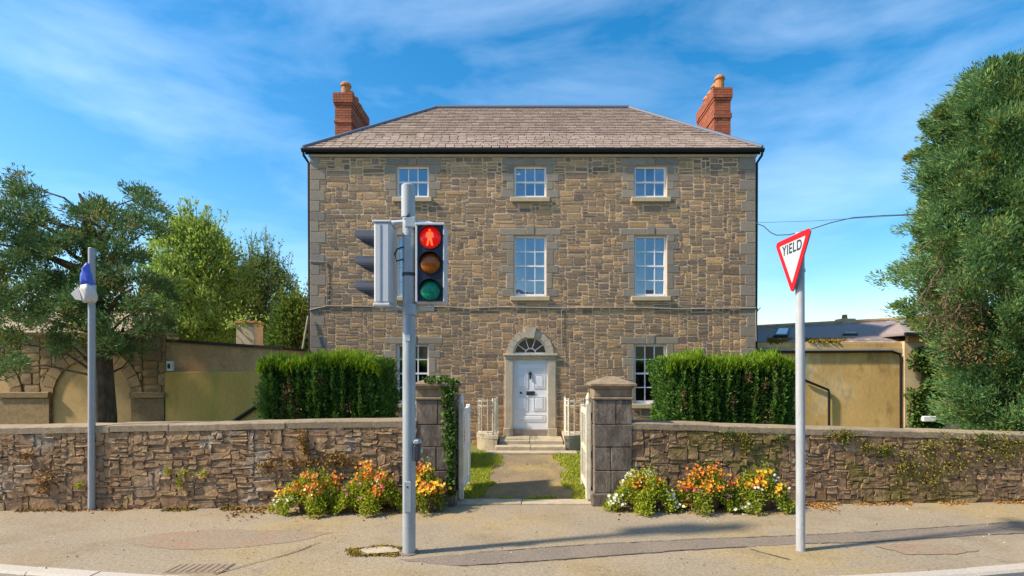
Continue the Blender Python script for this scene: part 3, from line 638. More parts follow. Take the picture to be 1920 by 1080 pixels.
for s in sl_order:
    k, xl0, xr0, xl1, xr1, s0, s1 = s; lift0, lift1 = .022+random.uniform(0, .008), .006
    full = abs(xl0-xl1) < 1e-6 and abs(xr0-xr1) < 1e-6
    P0 = base_e+sd*s0; P1 = base_e+sd*s1
    if full and nsl < 300:
        wq = round((xr0-xl0)/.03)*.03
        if wq not in smesh:
            m_ = MB(); L_ = rh+.03; m_.add([(-.5*wq+.003, 0, .012), (.5*wq-.003, 0, .012), (.5*wq-.003, L_, .004), (-.5*wq+.003, L_, .004), (-.5*wq+.003, 0, 0), (.5*wq-.003, 0, 0), (.5*wq-.003, L_, -.004), (-.5*wq+.003, L_, -.004)],
                [(0,1,2,3), (7,6,5,4), (0,4,5,1), (1,5,6,2), (2,6,7,3), (3,7,4,0)])
            me = bpy.data.meshes.new('slate'); me.from_pydata(m_.v, [], m_.f); me.materials.append(M['slate', 'object']); smesh[wq] = me
        c = P0+nrm*(lift0-.01)+Vector(((xl0+xr0)/2, 0, 0))-Vector((0, HY, 0))
        link('slate', smesh[wq], roof, c, (min(1, (xr0-xl0)/wq), 1, 1), (math.atan2(sd.z, sd.y)-R(random.uniform(.4, 1.2)), 0, 0)); nsl += 1
    else:
        q = []
        for (xv, P, l) in ((xl0, P0, lift0+.006), (xr0, P0, lift0+.006), (xr1, P1, lift1), (xl1, P1, lift1), (xl0, P0, lift0-.012), (xr0, P0, lift0-.012)): q.append(tuple(P+nrm*l+Vector((xv, 0, 0))))
        rest.add(q, [(0,1,2,3), (0,4,5,1)])
rest.build('upper_slates', M['slate', 'island'], roof, kind='stuff')
p = MB(); p.tube([(-RHX-.03, RY, RZ+.02), (RHX+.03, RY, RZ+.02)], .085, 8); p.build('ridge_cap', M['lead'], roof)
for sx in (-1, 1): p = MB(); p.tube([(sx*6.5, EY0+.02, EZ+.03), (sx*RHX, RY, RZ+.02)], .07, 8); p.build('hip_cap', M['lead'], roof)
# gutter + fascia
p = MB(); p.box(EX0+.04, EX1-.04, EY0+.02, HY+.0, fz(290), EZ-.035); fascia = p.build('fascia', M['black'], house)
p = MB()
pr = [(EY0-.05+.06*math.cos(a), EZ-.03+.10*math.sin(a)) for a in [math.pi+math.pi*k/8 for k in range(9)]]
p.prism_x(pr, EX0-.03, EX1+.03); p.build('gutter', M['black'], house)
for sx in (-1, 1):
    p = MB(); p.tube([(sx*6.49, EY0-.03, EZ-.11), (sx*6.49, EY0+.0, EZ-.2), (sx*6.41, HY+.06, EZ-.36), (sx*6.41, HY+.1, 4.0), (sx*6.41, HY+.1, .25)], .035, 8); p.build('downpipe', M['black'], house)
# chimneys
def chimney(sx, ztop, pots):
    xo, xi, y0, y1 = 6.33, 5.80, 17.05, 18.75
    cx0, cx1 = (sx*xo, sx*xi) if sx < 0 else (sx*xi, sx*xo)
    ch = MB(); ch.box(cx0+.01, cx1-.01, y0+.01, y1-.01, 8.3, ztop-.03); c = ch.build('chimney', M['bmortar'], house)
    bw, bh = .225, .08; b_ = MB(); zc = 8.75; row = 0
    while zc < ztop-.02:
        rel = ztop-zc; e = 0
        if rel < .42: e = .05 if rel < .34 else .025
        elif .86 < rel < .98: e = .03
        xa, xb, ya, yb = cx0-e, cx1+e, y0-e, y1+e; off = (row % 2)*bw/2
        for (u0, u1, fn) in ((xa, xb, lambda u, v: (u, v, ya, ya+.1)), ):
            u = u0-off
            while u < u1-.01:
                s0, s1 = max(u, u0)+.004, min(u+bw, u1)-.004
                if s1-s0 > .01: b_.box(s0, s1, ya+.0, ya+.09, zc+.005, zc+bh-.005); b_.box(s0, s1, yb-.09, yb, zc+.005, zc+bh-.005)
                u += bw
        u = ya+.092-off
        while u < yb-.1:
            s0, s1 = max(u, ya+.092)+.004, min(u+bw, yb-.092)-.004
            if s1-s0 > .01:
                b_.box(xa, xa+.09, s0, s1, zc+.005, zc+bh-.005); b_.box(xb-.09, xb, s0, s1, zc+.005, zc+bh-.005)
            u += bw
        zc += bh; row += 1
    b_.build('brickwork', M['brick'], c, kind='stuff')
    xm = (cx0+cx1)/2
    cap = MB(); cap.box(cx0-.02, cx1+.02, y0-.02, y1+.02, ztop-.035, ztop+.02); cap.build('flaunching', M['bmortar'], c)
    for i, (hh_, rr) in enumerate(pots):
        p = MB(); yp = y0+.27+i*.4
        p.tube([(xm, yp, ztop), (xm, yp, ztop+hh_*.75), (xm, yp, ztop+hh_*.78), (xm, yp, ztop+hh_*.9), (xm, yp, ztop+hh_), (xm, yp, ztop+hh_+.03)], [rr*1.05, rr*.92, rr*1.15, rr*1.12, rr*.85, rr*.6], 14); p.build('chimney_pot', M['terracotta'], c, smooth=False)
chimney(-1, az(178, 17.07), [(.50,.15), (.44,.12), (.46,.13), (.42,.12)])
chimney(1, az(166, 17.07), [(.52,.15), (.46,.13), (.44,.12), (.46,.13)])
# cables on the facade
def facade_cable(pts, r=.014, n=6):
    p = MB(); P = []
    for a, b in zip(pts, pts[1:]):
        for k in range(6): t = k/6; P.append((fx(a[0]+(b[0]-a[0])*t), HY-.035, fz(a[1]+(b[1]-a[1])*t)))
    P.append((fx(pts[-1][0]), HY-.035, fz(pts[-1][1]))); p.tube(P, r, n); p.build('cable', M['cable'], house)
facade_cable([(581,582),(614,574),(700,575),(760,577),(830,575),(880,579),(930,576),(1000,577),(1050,578),(1120,577),(1200,577),(1270,580),(1330,579),(1416,578)], .02)
facade_cable([(614,574),(613,492)], .012); facade_cable([(613,492),(581,490)], .012); facade_cable([(1053,578),(1053,640),(1055,665)], .012); facade_cable([(1416,578),(1417,640)], .012)
p = MB(); p.tube([at(1417,590,15.2), at(1421,582,15.1), at(1426,577,15.0)], .012, 6); p.tube([at(1421,582,15.1), at(1419,575,15.0)], .012, 6); p.build('cable_hook', M['wire'], house)
# steps and side plinths with railings
steps = thing('door_steps', 'pale worn stone steps below the white front door', 'steps', (DC, 14.4, .25))
def stone_slab(x0, x1, y0, y1, z0, z1, name, par): p = MB(); p.box(x0, x1, y0, y1, z0, z1, .015); return p.build(name, M['step'], par)
lx0, lx1 = ax(935, 14.2), ax(1056, 14.2)
stone_slab(lx0, DC-.01, 14.2, HY+.12, .24, LAND-.002, 'landing_slab', steps); stone_slab(DC+.0, lx1, 14.2, HY+.12, .24, LAND-.006, 'landing_slab', steps)
stone_slab(ax(928, 13.8), DC+.02, 13.78, 14.19, .2, .40, 'tread', steps); stone_slab(DC+.03, ax(1061, 13.8), 13.78, 14.19, .2, .395, 'tread', steps)
stone_slab(ax(912, 13.6), ax(1082, 13.6), 13.42, 13.77, .1, .30, 'tread', steps)
def railing(sx):
    xi = lx0-.03 if sx < 0 else lx1+.03
    pl = thing('step_plinth', 'curved stone plinth beside the door steps on the %s gate side' % ('boarded' if sx < 0 else 'picket'), 'plinth', (xi+sx*.3, 14.5, .2))
    rad = .58
    poly = [(xi, HY-.12), (xi, 14.02)]+[(xi+sx*rad*math.sin(a), 14.02+rad*(1-math.cos(a))) for a in [R(12*k) for k in range(1, 8)]]+[(xi+sx*rad, HY-.12)]
    p = MB(); p.prism_z(poly, .15, .56); p.build('base', M['step'], pl)
    cxm = sum(q[0] for q in poly)/len(poly); cym = sum(q[1] for q in poly)/len(poly)
    p = MB(); p.prism_z([(cxm+(x-cxm)*1.07, cym+(y-cym)*1.04 if y < HY-.2 else y) for x, y in poly], .56, .65); p.build('coping', M['surround'], pl)
    rl = thing('step_railing', 'cream iron railing on the step plinth on the %s gate side' % ('boarded' if sx < 0 else 'picket'), 'railing', (xi+sx*.3, 14.4, .65))
    pts = [(xi+sx*.06, HY-.2), (xi+sx*.06, 14.75), (xi+sx*.06, 14.42), (xi+sx*.12, 14.2), (xi+sx*.26, 14.13), (xi+sx*.42, 14.15), (xi+sx*.52, 14.3)]
    dense = []
    for a, b in zip(pts, pts[1:]):
        k = max(1, round(math.dist(a, b)/.11))
        for i in range(k): dense.append((a[0]+(b[0]-a[0])*i/k, a[1]+(b[1]-a[1])*i/k))
    dense.append(pts[-1])
    for i, (x, y) in enumerate(dense):
        q = MB(); q.cyl(x, y, .64, 1.62, .011 if i % 7 else .03, n=6); q.build('bar' if i % 7 else 'post', M['cream'], rl)
    for zr in (1.55, .72, 1.42):
        q = MB(); q.tube([(x, y, zr) for x, y in dense], .012, 5); q.build('rail', M['cream'], rl)
railing(-1); railing(1)

# ================================================================== FRONT WALLS AND GATE PILLARS
def front_wall(name, label, xa, xb, ly, ztop, key, mort, seed, inview):
    ya, yb = ly(xa), ly(xb); L_ = math.hypot(xb-xa, yb-ya); ang = math.atan2(yb-ya, xb-xa)
    w = thing(name, label, 'wall', (xa, ya, 0), ang)
    zt = lambda x: ztop(xa+x*math.cos(ang))-.12
    T = .42
    p = MB(); n = 24
    p.ring([[(L_*i/n, .0, -.05), (L_*i/n, T, -.05), (L_*i/n, T, zt(L_*i/n)), (L_*i/n, .0, zt(L_*i/n))] for i in range(n+1)])
    core = p.build('wall_core', M[mort], w, local=True)
    Hn = 1.3; r = random.Random(seed)
    st = pack(L_, Hn, .048, .036, lambda x, z: False, (2, 3, 3, 4, 4, 5, 6, 7, 10), (1, 2, 2, 2, 3, 3, 4, 6), seed)
    def place(x, z): return (x+r.uniform(-.008, .008), 0, z/Hn*zt(x)+r.uniform(-.006, .006))
    lay_stones(st, key, 2.5, core, place, .0, .026, seed+1, inview=lambda s: inview(xa+s[0]))
    x = 0; k = 0
    while x < L_-.05:
        wd = min(r.uniform(.95, 1.9), L_-x); wd = L_-x if L_-x-wd < .5 else wd
        o = .035+r.uniform(-.008, .012); j0, j1 = r.uniform(-.008, .008), r.uniform(-.008, .008); c = MB(); g = .004; e = .02
        def sec(X, z): return [(X, -o, z), (X, T+.03, z), (X, T+.03, z+.11), (X, T+.01, z+.125), (X, -o+.02, z+.12), (X, -o, z+.10)]
        xs_ = [x+g]+[x+g+(wd-2*g)*i/6 for i in range(1, 6)]+[x+wd-g]
        rg = [sec(X, zt(X)+.0+j0+(j1-j0)*i/6+(r.uniform(-.006, .006) if 0 < i < 6 else -.004)) for i, X in enumerate(xs_)]
        c.ring(rg); c.build('coping_stone', M['coping'], w, local=True); x += wd
    return w, ang
topL = lambda X: 1.51+(X+2.06)*(1.51-1.42)/(9.05-2.06)
topR = lambda X: 1.465-(X-1.74)*(1.465-1.235)/(8.7-1.74)
wallL, angL = front_wall('boundary_wall', 'brown rubble stone wall with coping behind the thin grey pole', -11.3, -2.04, WLY, topL, 'wstoneL', 'wmortarL', 21, lambda X: X > -9.3)
wallR, angR = front_wall('boundary_wall', 'mossy rubble stone wall with coping behind the yield sign', 1.72, 11.0, WRY, topR, 'wstoneR', 'wmortarR', 33, lambda X: X < 9.1)
def pillar(x0, x1, label, seed):
    y0, y1 = 9.36, 10.02; xc = (x0+x1)/2; r = random.Random(seed)
    t = thing('gate_pillar', label, 'pillar', (xc, (y0+y1)/2, 0), 0, None)
    p = MB(); p.box(x0-.05, x1+.05, y0-.05, y1+.05, -.05, .22, .02); p.build('plinth', M['pillar'], t)
    z = .22; hs = [.40, .42, .40, .44]; s = (1.86-.22)/sum(hs)
    for k, h in enumerate(hs):
        h *= s; cuts = [x0, x1] if k in (2,) else [x0, x0+(x1-x0)*r.uniform(.4, .62), x1]
        for a, b in zip(cuts, cuts[1:]):
            e = r.uniform(0, .008); q = MB(); q.box(a+(.003 if a > x0 else -e), b-(.003 if b < x1 else -e), y0-e, y1, z+.003, z+h-.003, .012); q.build('ashlar_block', M['pillar'], t)
        z += h
    q = MB(); q.box(x0-.03, x1+.03, y0-.03, y1+.03, 1.86, 1.91, .015); q.build('band', M['pcap'], t)
    q = MB(); q.box(x0-.005, x1+.005, y0-.005, y1+.005, 1.91, 2.05, .01); q.build('frieze', M['pcap'], t)
    q = MB(); def_ = lambda e, z: [(x0-e, y0-e, z), (x1+e, y0-e, z), (x1+e, y1+e, z), (x0-e, y1+e, z)]
    q.ring([def_(.01, 2.05), def_(.05, 2.10), def_(.075, 2.105), def_(.075, 2.14), def_(-.27, 2.27)]); q.build('cap', M['pcap'], t)
    return t
pillar(-2.05, -1.39, 'dark limestone gate pillar with ivy on its edge', 3)
pillar(1.08, 1.74, 'dark limestone gate pillar without any ivy', 4)
# ivy on the left pillar
iv = thing('pillar_ivy', 'green ivy climbing the gate pillar and spilling over its cap', 'ivy', (-1.5, 9.3, .1))
n = 900; z = rng.uniform(.2, 2.1, n); wv = .10+.04*np.sin(z*6)+np.where(z > 1.6, .05, 0); wv = np.where(z < .8, wv*.45, wv)
X = -1.44-np.where(z > .8, 0, -.02)+rng.normal(0, 1, n)*wv*.5-.02*np.sin(z*4); X = np.clip(X, -1.72, -1.37); Yv = np.full(n, 9.325)-rng.random(n)*.05
k = 260; Xc = rng.uniform(-1.9, -1.33, k); Yc = rng.uniform(9.28, 9.6, k); Zc = 2.16+rng.random(k)*.08+np.where(Xc > -1.5, -.03, .02)
C = np.concatenate([np.stack([X, Yv, z], 1), np.stack([Xc, Yc, Zc], 1)]); D = rng.normal(0, .6, C.shape); D[:, 1] -= .35; D[:, 2] -= .45
leaves('ivy_leaves', C, D, rng.uniform(.05, .10, len(C)), rng.uniform(.05, .085, len(C)), M['ivy'], iv, kind='stuff')
p = MB(); p.tube([(-1.40, 9.345, .02), (-1.42, 9.34, .7), (-1.46, 9.335, 1.4), (-1.44, 9.32, 2.08)], [.018, .014, .01, .006], 6); p.build('ivy_stem', M['twig'], iv)
# gates
def gate(sx, label):
    X = -1.29 if sx < 0 else 1.0; y0 = 9.62
    g = thing('garden_gate', label, 'gate', (X, y0, 0)); mm = M['cream'] if sx > 0 else M['white']
    q = MB(); q.box(X-.045, X+.045, y0-.045, y0+.045, .06, 1.78, .008); q.build('hinge_stile', M['cream'], g)
    q = MB(); q.tube([(X, y0, 1.78), (X, y0, 1.83), (X, y0, 1.87), (X, y0, 1.92), (X, y0, 1.98)], [.05, .035, .05, .035, .008], 8); q.build('finial', mm, g)
    q = MB(); q.box(X-.04, X+.04, y0+1.0, y0+1.08, .1, 1.7, .008); q.build('lock_stile', mm, g)
    for zz_ in (.2, .85, 1.55): q = MB(); q.box(X-.03, X+.03, y0+.046, y0+.999, zz_, zz_+.1, .006); q.build('rail', mm, g)
    for i in range(7):
        q = MB(); yy = y0+.06+i*.134; q.box(X-.012, X+.012, yy, yy+(.128 if sx < 0 else .05), .301, 1.549); q.build('board' if sx < 0 else 'picket', mm, g)
    return g
gl = gate(-1, 'white boarded garden gate standing open by the ivy pillar, with red notice'); gr = gate(1, 'cream painted picket gate standing open by the plain pillar')
nt = MB(); nt.box(-1.277, -1.270, 9.75, 9.98, .98, 1.50); nt = nt.build('notice', M['signwhite'], gl)
q = MB()
for zz_ in (1.05, 1.13, 1.21): q.box(-1.269, -1.267, 9.78, 9.95, zz_, zz_+.06)
q.build('red_lettering', M['signred'], nt)

# ================================================================== HEDGES
def hedge(x0, x1, y0, y1, z0, z1, label, seed):
    h = thing('clipped_hedge', label, 'hedge', ((x0+x1)/2, (y0+y1)/2, 0), 0, None)
    r = np.random.default_rng(seed)
    c = MB(); c.box(x0+.16, x1-.16, y0+.16, y1-.16, .0, z1-.12); c.build('shade_core', M['hedgecore'], h)  # opaque dark box added behind the leaves to block light
    ph = r.uniform(0, 6, 12)
    def col(u, z): return .035*np.sin(u*13+ph[0]+.6*np.sin(z*2+ph[1]))+.05*np.sin(u*33+ph[2]+1.2*np.sin(z*2.7+u))+.045*np.sin(u*54+ph[3]+1.3*np.sin(z*3.3+u*2))+.03*np.sin(z*21+u*17+ph[4])
    def taper(z): return .20*np.clip((1.6-z)/1.6, 0, 1)+.05*np.sin(z*4.3+ph[10])
    Cs, Ds = [], []
    n = 26000; u = r.uniform(x0, x1, n); z = r.uniform(z0, z1, n)
    d = col(u, z)-r.random(n)**1.6*.14; uu = np.where(u < (x0+x1)/2, np.maximum(u, x0+taper(z)), np.minimum(u, x1-taper(z)))
    edge = np.minimum(u-x0, x1-u); rnd_ = .26*np.clip(1-edge/.35, 0, 1)**2+.16*np.clip((z-z1+.3)/.3, 0, 1)**2+.06*np.sin(u*4.1+ph[11])*np.sin(z*2.3+ph[9])
    Cs.append(np.stack([uu, y0-d+rnd_, z], 1)); Ds.append(np.stack([r.normal(0, .45, n), -.75+r.normal(0, .4, n), .75+r.normal(0, .5, n)], 1))
    for xs_, s in ((x0, -1), (x1, 1)):
        n = 10000; v = r.uniform(y0, y1, n); z = r.uniform(z0, z1, n); d = col(v*1.1+3, z)-r.random(n)**1.6*.14
        rnd_ = .18*np.clip(1-(v-y0)/.25, 0, 1)**2
        Cs.append(np.stack([xs_-s*(taper(z)+rnd_)+s*d, v, z], 1)); Ds.append(np.stack([s*.75+r.normal(0, .4, n), r.normal(0, .45, n), .75+r.normal(0, .5, n)], 1))
    n = 12000; u = r.uniform(x0+.05, x1-.05, n); v = r.uniform(y0+.05, y1-.05, n)
    Cs.append(np.stack([u, v, z1-.05+.05*np.sin(u*3.1+ph[5])+.03*np.sin(u*8+ph[6])+.03*np.sin(v*9)-r.random(n)*.1-.14*np.clip(1-np.minimum(u-x0, x1-u)/.3, 0, 1)**2], 1)); Ds.append(np.stack([r.normal(0, .5, n), r.normal(0, .5, n), 1+r.normal(0, .2, n)], 1))
    C, D = np.concatenate(Cs), np.concatenate(Ds)
    leaves('foliage', C, D, r.uniform(.05, .10, len(C)), r.uniform(.016, .032, len(C)), M['hedge'], h, kind='stuff')
    n = 17000; u = r.uniform(x0, x1, n); v = y0+(y1-y0)*r.random(n)**1.8
    C = np.stack([u, v-.04, z1-.08+.05*np.sin(u*3.1+ph[5])+.035*np.sin(u*8+ph[6])+.025*np.sin(u*15+ph[6])-.14*np.clip(1-(np.minimum(u-x0, x1-u))/.3, 0, 1)**2+r.random(n)**2*(.06+.12*(np.sin(u*19+ph[7])+np.sin(u*31+ph[8]) > .5))-(.10+.12*np.sin(u*27+ph[9])**2)*r.random(n)*(v < y0+.25)], 1)
    dead_sprays(h, x0, x1, y0, [(r.uniform(.1, .9), r.uniform(1.3, 2.3), r.uniform(.02, .06), r.uniform(.06, .2)) for _ in range(8)], seed)
    leaves('new_growth', C, np.stack([r.normal(0, .35, n), r.normal(-.15, .35, n), np.ones(n)], 1), np.where(r.random(n) < .03, r.uniform(.16, .26, n), r.uniform(.05, .14, n)), r.uniform(.012, .024, n), M['hedgetop'], h, kind='stuff')
def dead_sprays(h, x0, x1, y0, spots, seed):
    r = np.random.default_rng(seed); Cs = []
    for (u, z, w_, hh_) in spots: Cs.append(np.array([x0+(x1-x0)*u, y0-.02, z])+r.normal(0, 1, (70, 3))*np.array([w_, .05, hh_]))
    C = np.concatenate(Cs); leaves('dead_sprays', C, r.normal(0, .6, C.shape)+np.array([0, -.7, .5]), .07, .022, M['dryfol'], h, kind='stuff')
hedge(-5.92, -3.30, 11.45, 12.9, .15, 2.62, 'clipped yew hedge next to the tan outbuilding', 5)
hedge(2.88, 5.70, 11.45, 12.9, .15, 2.60, 'clipped yew hedge next to the ochre building', 6)

# ================================================================== LEFT: ARCADE WALL AND OUTBUILDING
AY = 13.5
fa = lambda x: (x-VX)*AY/F
fb = lambda y: H+(VY-y)*AY/F
arcade = thing('arcade_wall', 'old brown stone wall with blind rendered arches behind the cedar', 'wall', (fa(150), AY, 0))
A0, A1, ATOP = -15.2, fa(310), fb(630)
arches = [(fa(172), 1.0, fb(746), fb(672)), (fa(172)-3.05, 1.0, fb(746), fb(672))]
p = MB(); p.box(A0, A1, AY+.06, AY+.5, 0, ATOP); acore = p.build('wall_core', M['render_tan'], arcade)
def inarch(X, Z, e=0):
    for cx, rr, sp, ap in arches:
        if abs(X-cx) < rr+e and Z < sp: return True
        if Z >= sp and ((X-cx)/(rr+e))**2+((Z-sp)/(ap-sp+e))**2 < 1: return True
    return False
st = pack(A1-A0, ATOP-.2, .1, .1, lambda x, z: inarch(A0+x, .2+z, .30 if .2+z > fb(740) else .02) or (fb(746) < .2+z < fb(732) and False), (3, 4, 4, 5, 6), (2, 2, 3), 41)
ast = [s for s in st]
lay_stones(ast, 'arcstone', .4, acore, lambda x, z: (A0+x-fa(150), 0.05, .2+z), .016, .045, 43, inview=lambda s: s[1] > .6 and A0+s[0] > -14)
for cx, rr, sp, ap in arches:
    p = MB(); n = 16
    pts = [(cx-rr, .2), (cx+rr, .2)]+[(cx+rr*math.cos(math.pi*k/n), sp+(ap-sp)*math.sin(math.pi*k/n)) for k in range(n+1)]
    p.add([(x, AY+.045, z) for x, z in pts], [tuple(range(len(pts)))]); p.build('arch_infill', M['infill'], arcade)
    nv = 13
    for k in range(nv):
        a0, a1 = math.pi*k/nv+.008, math.pi*(k+1)/nv-.008; q = MB(); e = .29
        q.prism_y([(cx+rr*math.cos(a0), sp+(ap-sp)*math.sin(a0)), (cx+(rr+e)*math.cos(a0), sp+(ap-sp+e)*math.sin(a0)), (cx+(rr+e)*math.cos(a1), sp+(ap-sp+e)*math.sin(a1)), (cx+rr*math.cos(a1), sp+(ap-sp)*math.sin(a1))], AY-.01, AY+.1); q.build('arch_stone', M['arcstone', 'object'], arcade)
for xa, xb in ((fa(246), fa(312)), (fa(-2), fa(97))):
    q = MB(); q.box(xa, xb, AY-.10, AY+.06, fb(746), fb(735), .015); q.build('impost_ledge', M['arcstone', 'object'], arcade)
    q = MB(); q.box(xa+.03, xb-.03, AY-.05, AY+.0, .2, fb(747)); q.build('pier', M['arcstone', 'object'], arcade)
q = MB(); q.box(A0, A1, AY-.06, AY+.55, ATOP, ATOP+.09, .02); q.build('wall_top', M['arcstone', 'object'], arcade)
# pale roofed building behind the cedar
sh = thing('far_shed', 'pale roofed shed glimpsed behind the cedar and arcade wall', 'shed', (-15.5, 17, 0))
q = MB(); q.box(-19, -12.6, 16, 20, 0, 3.4); q.build('wall', M['render_cream'], sh)
q = MB(); q.prism_x([(15.7, 3.35), (18, 4.3), (20.3, 3.35)], -19.2, -12.4); q.build('roof', M['coping'], sh)
ob = thing('outbuilding', 'tan rendered outbuilding with dark sloping parapet between arcade and hedge', 'outbuilding', (-7.9, AY+.8, 0))
O0, O1 = fa(310)+.004, fa(523)
q = MB(); q.prism_y([(O0, 0), (O1, 0), (O1, fb(655)), (O0, fb(641))], AY+.1, AY+3.0); q.build('upper_wall', M['render_tan'], ob)
q = MB(); q.box(O0, O1-.3, AY-.03, AY+.098, 0, fb(697), .015); q.build('lower_wall', M['render_green'], ob)
q = MB(); q.prism_y([(O0-.02, fb(641)), (O1+.05, fb(655)), (O1+.05, fb(650)), (O0-.02, fb(635))], AY+.03, AY+3.1); q.build('parapet_capping', M['iron'], ob)
q = MB(); q.box(fa(310.5), fa(322), AY+.02, AY+.1, fb(696), fb(677), .01); vb = q.build('vent_box', M['white'], ob)
q = MB(); q.box(fa(313), fa(318), AY+.012, AY+.02, fb(691), fb(682)); q.build('vent_hole', M['iron'], vb)
q = MB(); q.tube([(fa(440), AY-.07, fb(790)), (fa(490), AY-.07, fb(757))], .045, 8); q.build('pipe', M['black'], ob)
cY = 15.2; q = MB(); q.box(ax(443, cY), ax(477, cY), cY, cY+.5, 2.6, az(603, cY), .01); ch = q.build('chimney', M['render_cream'], ob)
q = MB(); q.box(ax(441, cY), ax(479, cY), cY-.03, cY+.53, az(607, cY), az(602, cY), .01); q.build('chimney_cap', M['terracotta'], ch)
n = 260; C = np.stack([rng.normal(ax(452, cY), .28, n), rng.normal(cY+.1, .15, n), az(606, cY)+rng.exponential(.16, n)-.12], 1)
wd = thing('chimney_weed', 'leafy weed growing on top of the small outbuilding chimney', 'weed', (ax(452, cY), cY+.2, az(602, cY)))
leaves('weed_leaves', C, rng.normal(0, 1, (n, 3))+np.array([0, 0, .5]), .09, .05, M['treeA'], wd, kind='stuff')
q = MB(); q.tube([(ax(456, cY), cY+.15, az(604, cY)), (ax(454, cY), cY+.1, az(575, cY))], [.012, .005], 5); q.build('weed_stem', M['twig'], wd)
pc = thing('leaning_cane', 'pale wooden pole leaning against the house corner above the hedge', 'pole', (ax(548, 14.6), 14.6, .2))
q = MB(); q.tube([(ax(535, 14.6), 14.6, .15), (ax(577, 15.1), 15.12, az(592, 15.1))], [.03, .022], 7); q.build('cane', M['sill'], pc)

# ================================================================== RIGHT: OCHRE YARD BUILDING
BYY = 15.6
gx = lambda x: (x-VX)*BYY/F
gz = lambda y: H+(VY-y)*BYY/F
yb_ = thing('yard_building', 'low ochre rendered building with slate roof and skylights beside the house', 'building', (8.6, BYY+1, 0))
G0, G1 = 6.36, gx(1690)
q = MB(); q.box(G0, G1, BYY, BYY+5, 0, gz(662)); q.build('wall', M['render_ochre'], yb_)
q = MB(); q.box(G0, G1, BYY-.04, BYY+5, gz(661.9), gz(652), .01); q.build('cornice', M['sill'], yb_)
q = MB(); q.box(G0, G1, BYY-.02, BYY+5, gz(651.9), gz(642.5), .01); q.build('parapet', M['render_ochre'], yb_)
RYY = 18.6; E0 = Vector((G0-.1, BYY+.02, gz(642))); E1 = Vector((gx(1690), BYY+.02, gz(643))); T0 = Vector((G0-.1, RYY, az(619, RYY))); T1 = Vector((ax(1750, RYY), RYY, az(597, RYY)))
q = MB(); q.quad(E0, E1, T1, T0); q.quad(T0, T1, T1+Vector((0, 2.5, -1.3)), T0+Vector((0, 2.5, -1.3))); q.quad(E0-Vector((0,0,.1)), E1-Vector((0,0,.1)), E1, E0); yroof = q.build('roof', M['grey_roof'], yb_)
q = MB(); rws = 12
for k in range(rws):
    t0, t1 = k/rws, (k+1)/rws+.01; n_ = 26
    for i in range(n_):
        o_ = .5*(k % 2)/n_; u0, u1 = min(i/n_+o_, 1), min((i+1)/n_+o_, 1)
        if u1-u0 < .005: continue
        f_ = lambda u, t, l: E0.lerp(E1, u).lerp(T0.lerp(T1, u), t)+Vector((0, -.5, .86))*l
        e_ = .02+random.uniform(0, .012); q.add([f_(u0+.001, t0, e_), f_(u1-.001, t0, e_), f_(u1-.001, min(t1, 1), .008), f_(u0+.001, min(t1, 1), .008), f_(u0+.001, t0, .002), f_(u1-.001, t0, .002)], [(0,1,2,3), (0,4,5,1)])
q.build('slates', M['grey_roof'], yroof, kind='stuff')
q = MB(); q.tube([T0+Vector((0,0,.03)), T1+Vector((0,0,.03))], .07, 8); q.build('ridge_tiles', M['render_tan'], yroof)
def onroof(x, y):   # pixel -> point on that roof plane
    n_ = (E1-E0).cross(T0-E0); d_ = Vector(((x-VX)/F, 1, (VY-y)/F)); o_ = Vector((0, 0, H)); t = (E0-o_).dot(n_)/d_.dot(n_); return o_+d_*t
upn = (E1-E0).cross(T0-E0).normalized(); upn = upn if upn.z > 0 else -upn
for (xa, xb, yt, yb2) in ((1453, 1481, 623, 638), (1582, 1612, 616, 636)):
    c4 = [onroof(xa-3, yb2), onroof(xb-5, yb2), onroof(xb, yt), onroof(xa+5, yt)]
    q = MB(); q.ring([[p_+upn*.0 for p_ in c4], [p_+upn*.16 for p_ in c4]]); s_ = q.build('skylight', M['iron'], yroof)
    cc = sum(c4, Vector())/4; q = MB(); q.add([cc+(p_-cc)*.78+upn*.166 for p_ in c4], [(0,1,2,3)]); q.build('pane', M['white'], s_)
cY = 18.5; q = MB(); q.box(ax(1579, cY), ax(1605, cY), cY, cY+.45, 3.4, az(597, cY), .01); c_ = q.build('chimney', M['sill'], yb_)
q = MB(); q.cyl(ax(1590, cY), cY+.2, az(598, cY), az(589, cY), .10, .08, 10); q.build('chimney_pot', M['terracotta'], c_)
n = 2600; u = rng.uniform(1440, 1600, n); C = np.array([tuple(onroof(a, 643-abs(rng.normal(0, 3.2))-4*max(0, math.sin(a*.06)))+upn*.02) for a in u])
leaves('eaves_moss', C, rng.normal(0, 1, (n, 3))+np.array([0, -.5, .6]), rng.uniform(.05, .10, n), .05, M['moss'], yb_, kind='stuff')
q = MB(); q.tube([(G0+.1, BYY-.07, gz(660)), (gx(1670), BYY-.07, gz(659)), (gx(1684), BYY-.07, gz(664)), (gx(1686), BYY-.07, gz(672)), (gx(1686), BYY-.07, .2)], .036, 8); q.build('downpipe', M['black'], yb_)
q = MB(); q.tube([(gx(1507), BYY-.07, gz(713)), (gx(1551), BYY-.07, gz(731)), (gx(1552), BYY-.07, gz(736)), (gx(1552), BYY-.07, .2)], .036, 8); q.build('waste_pipe', M['black'], yb_)
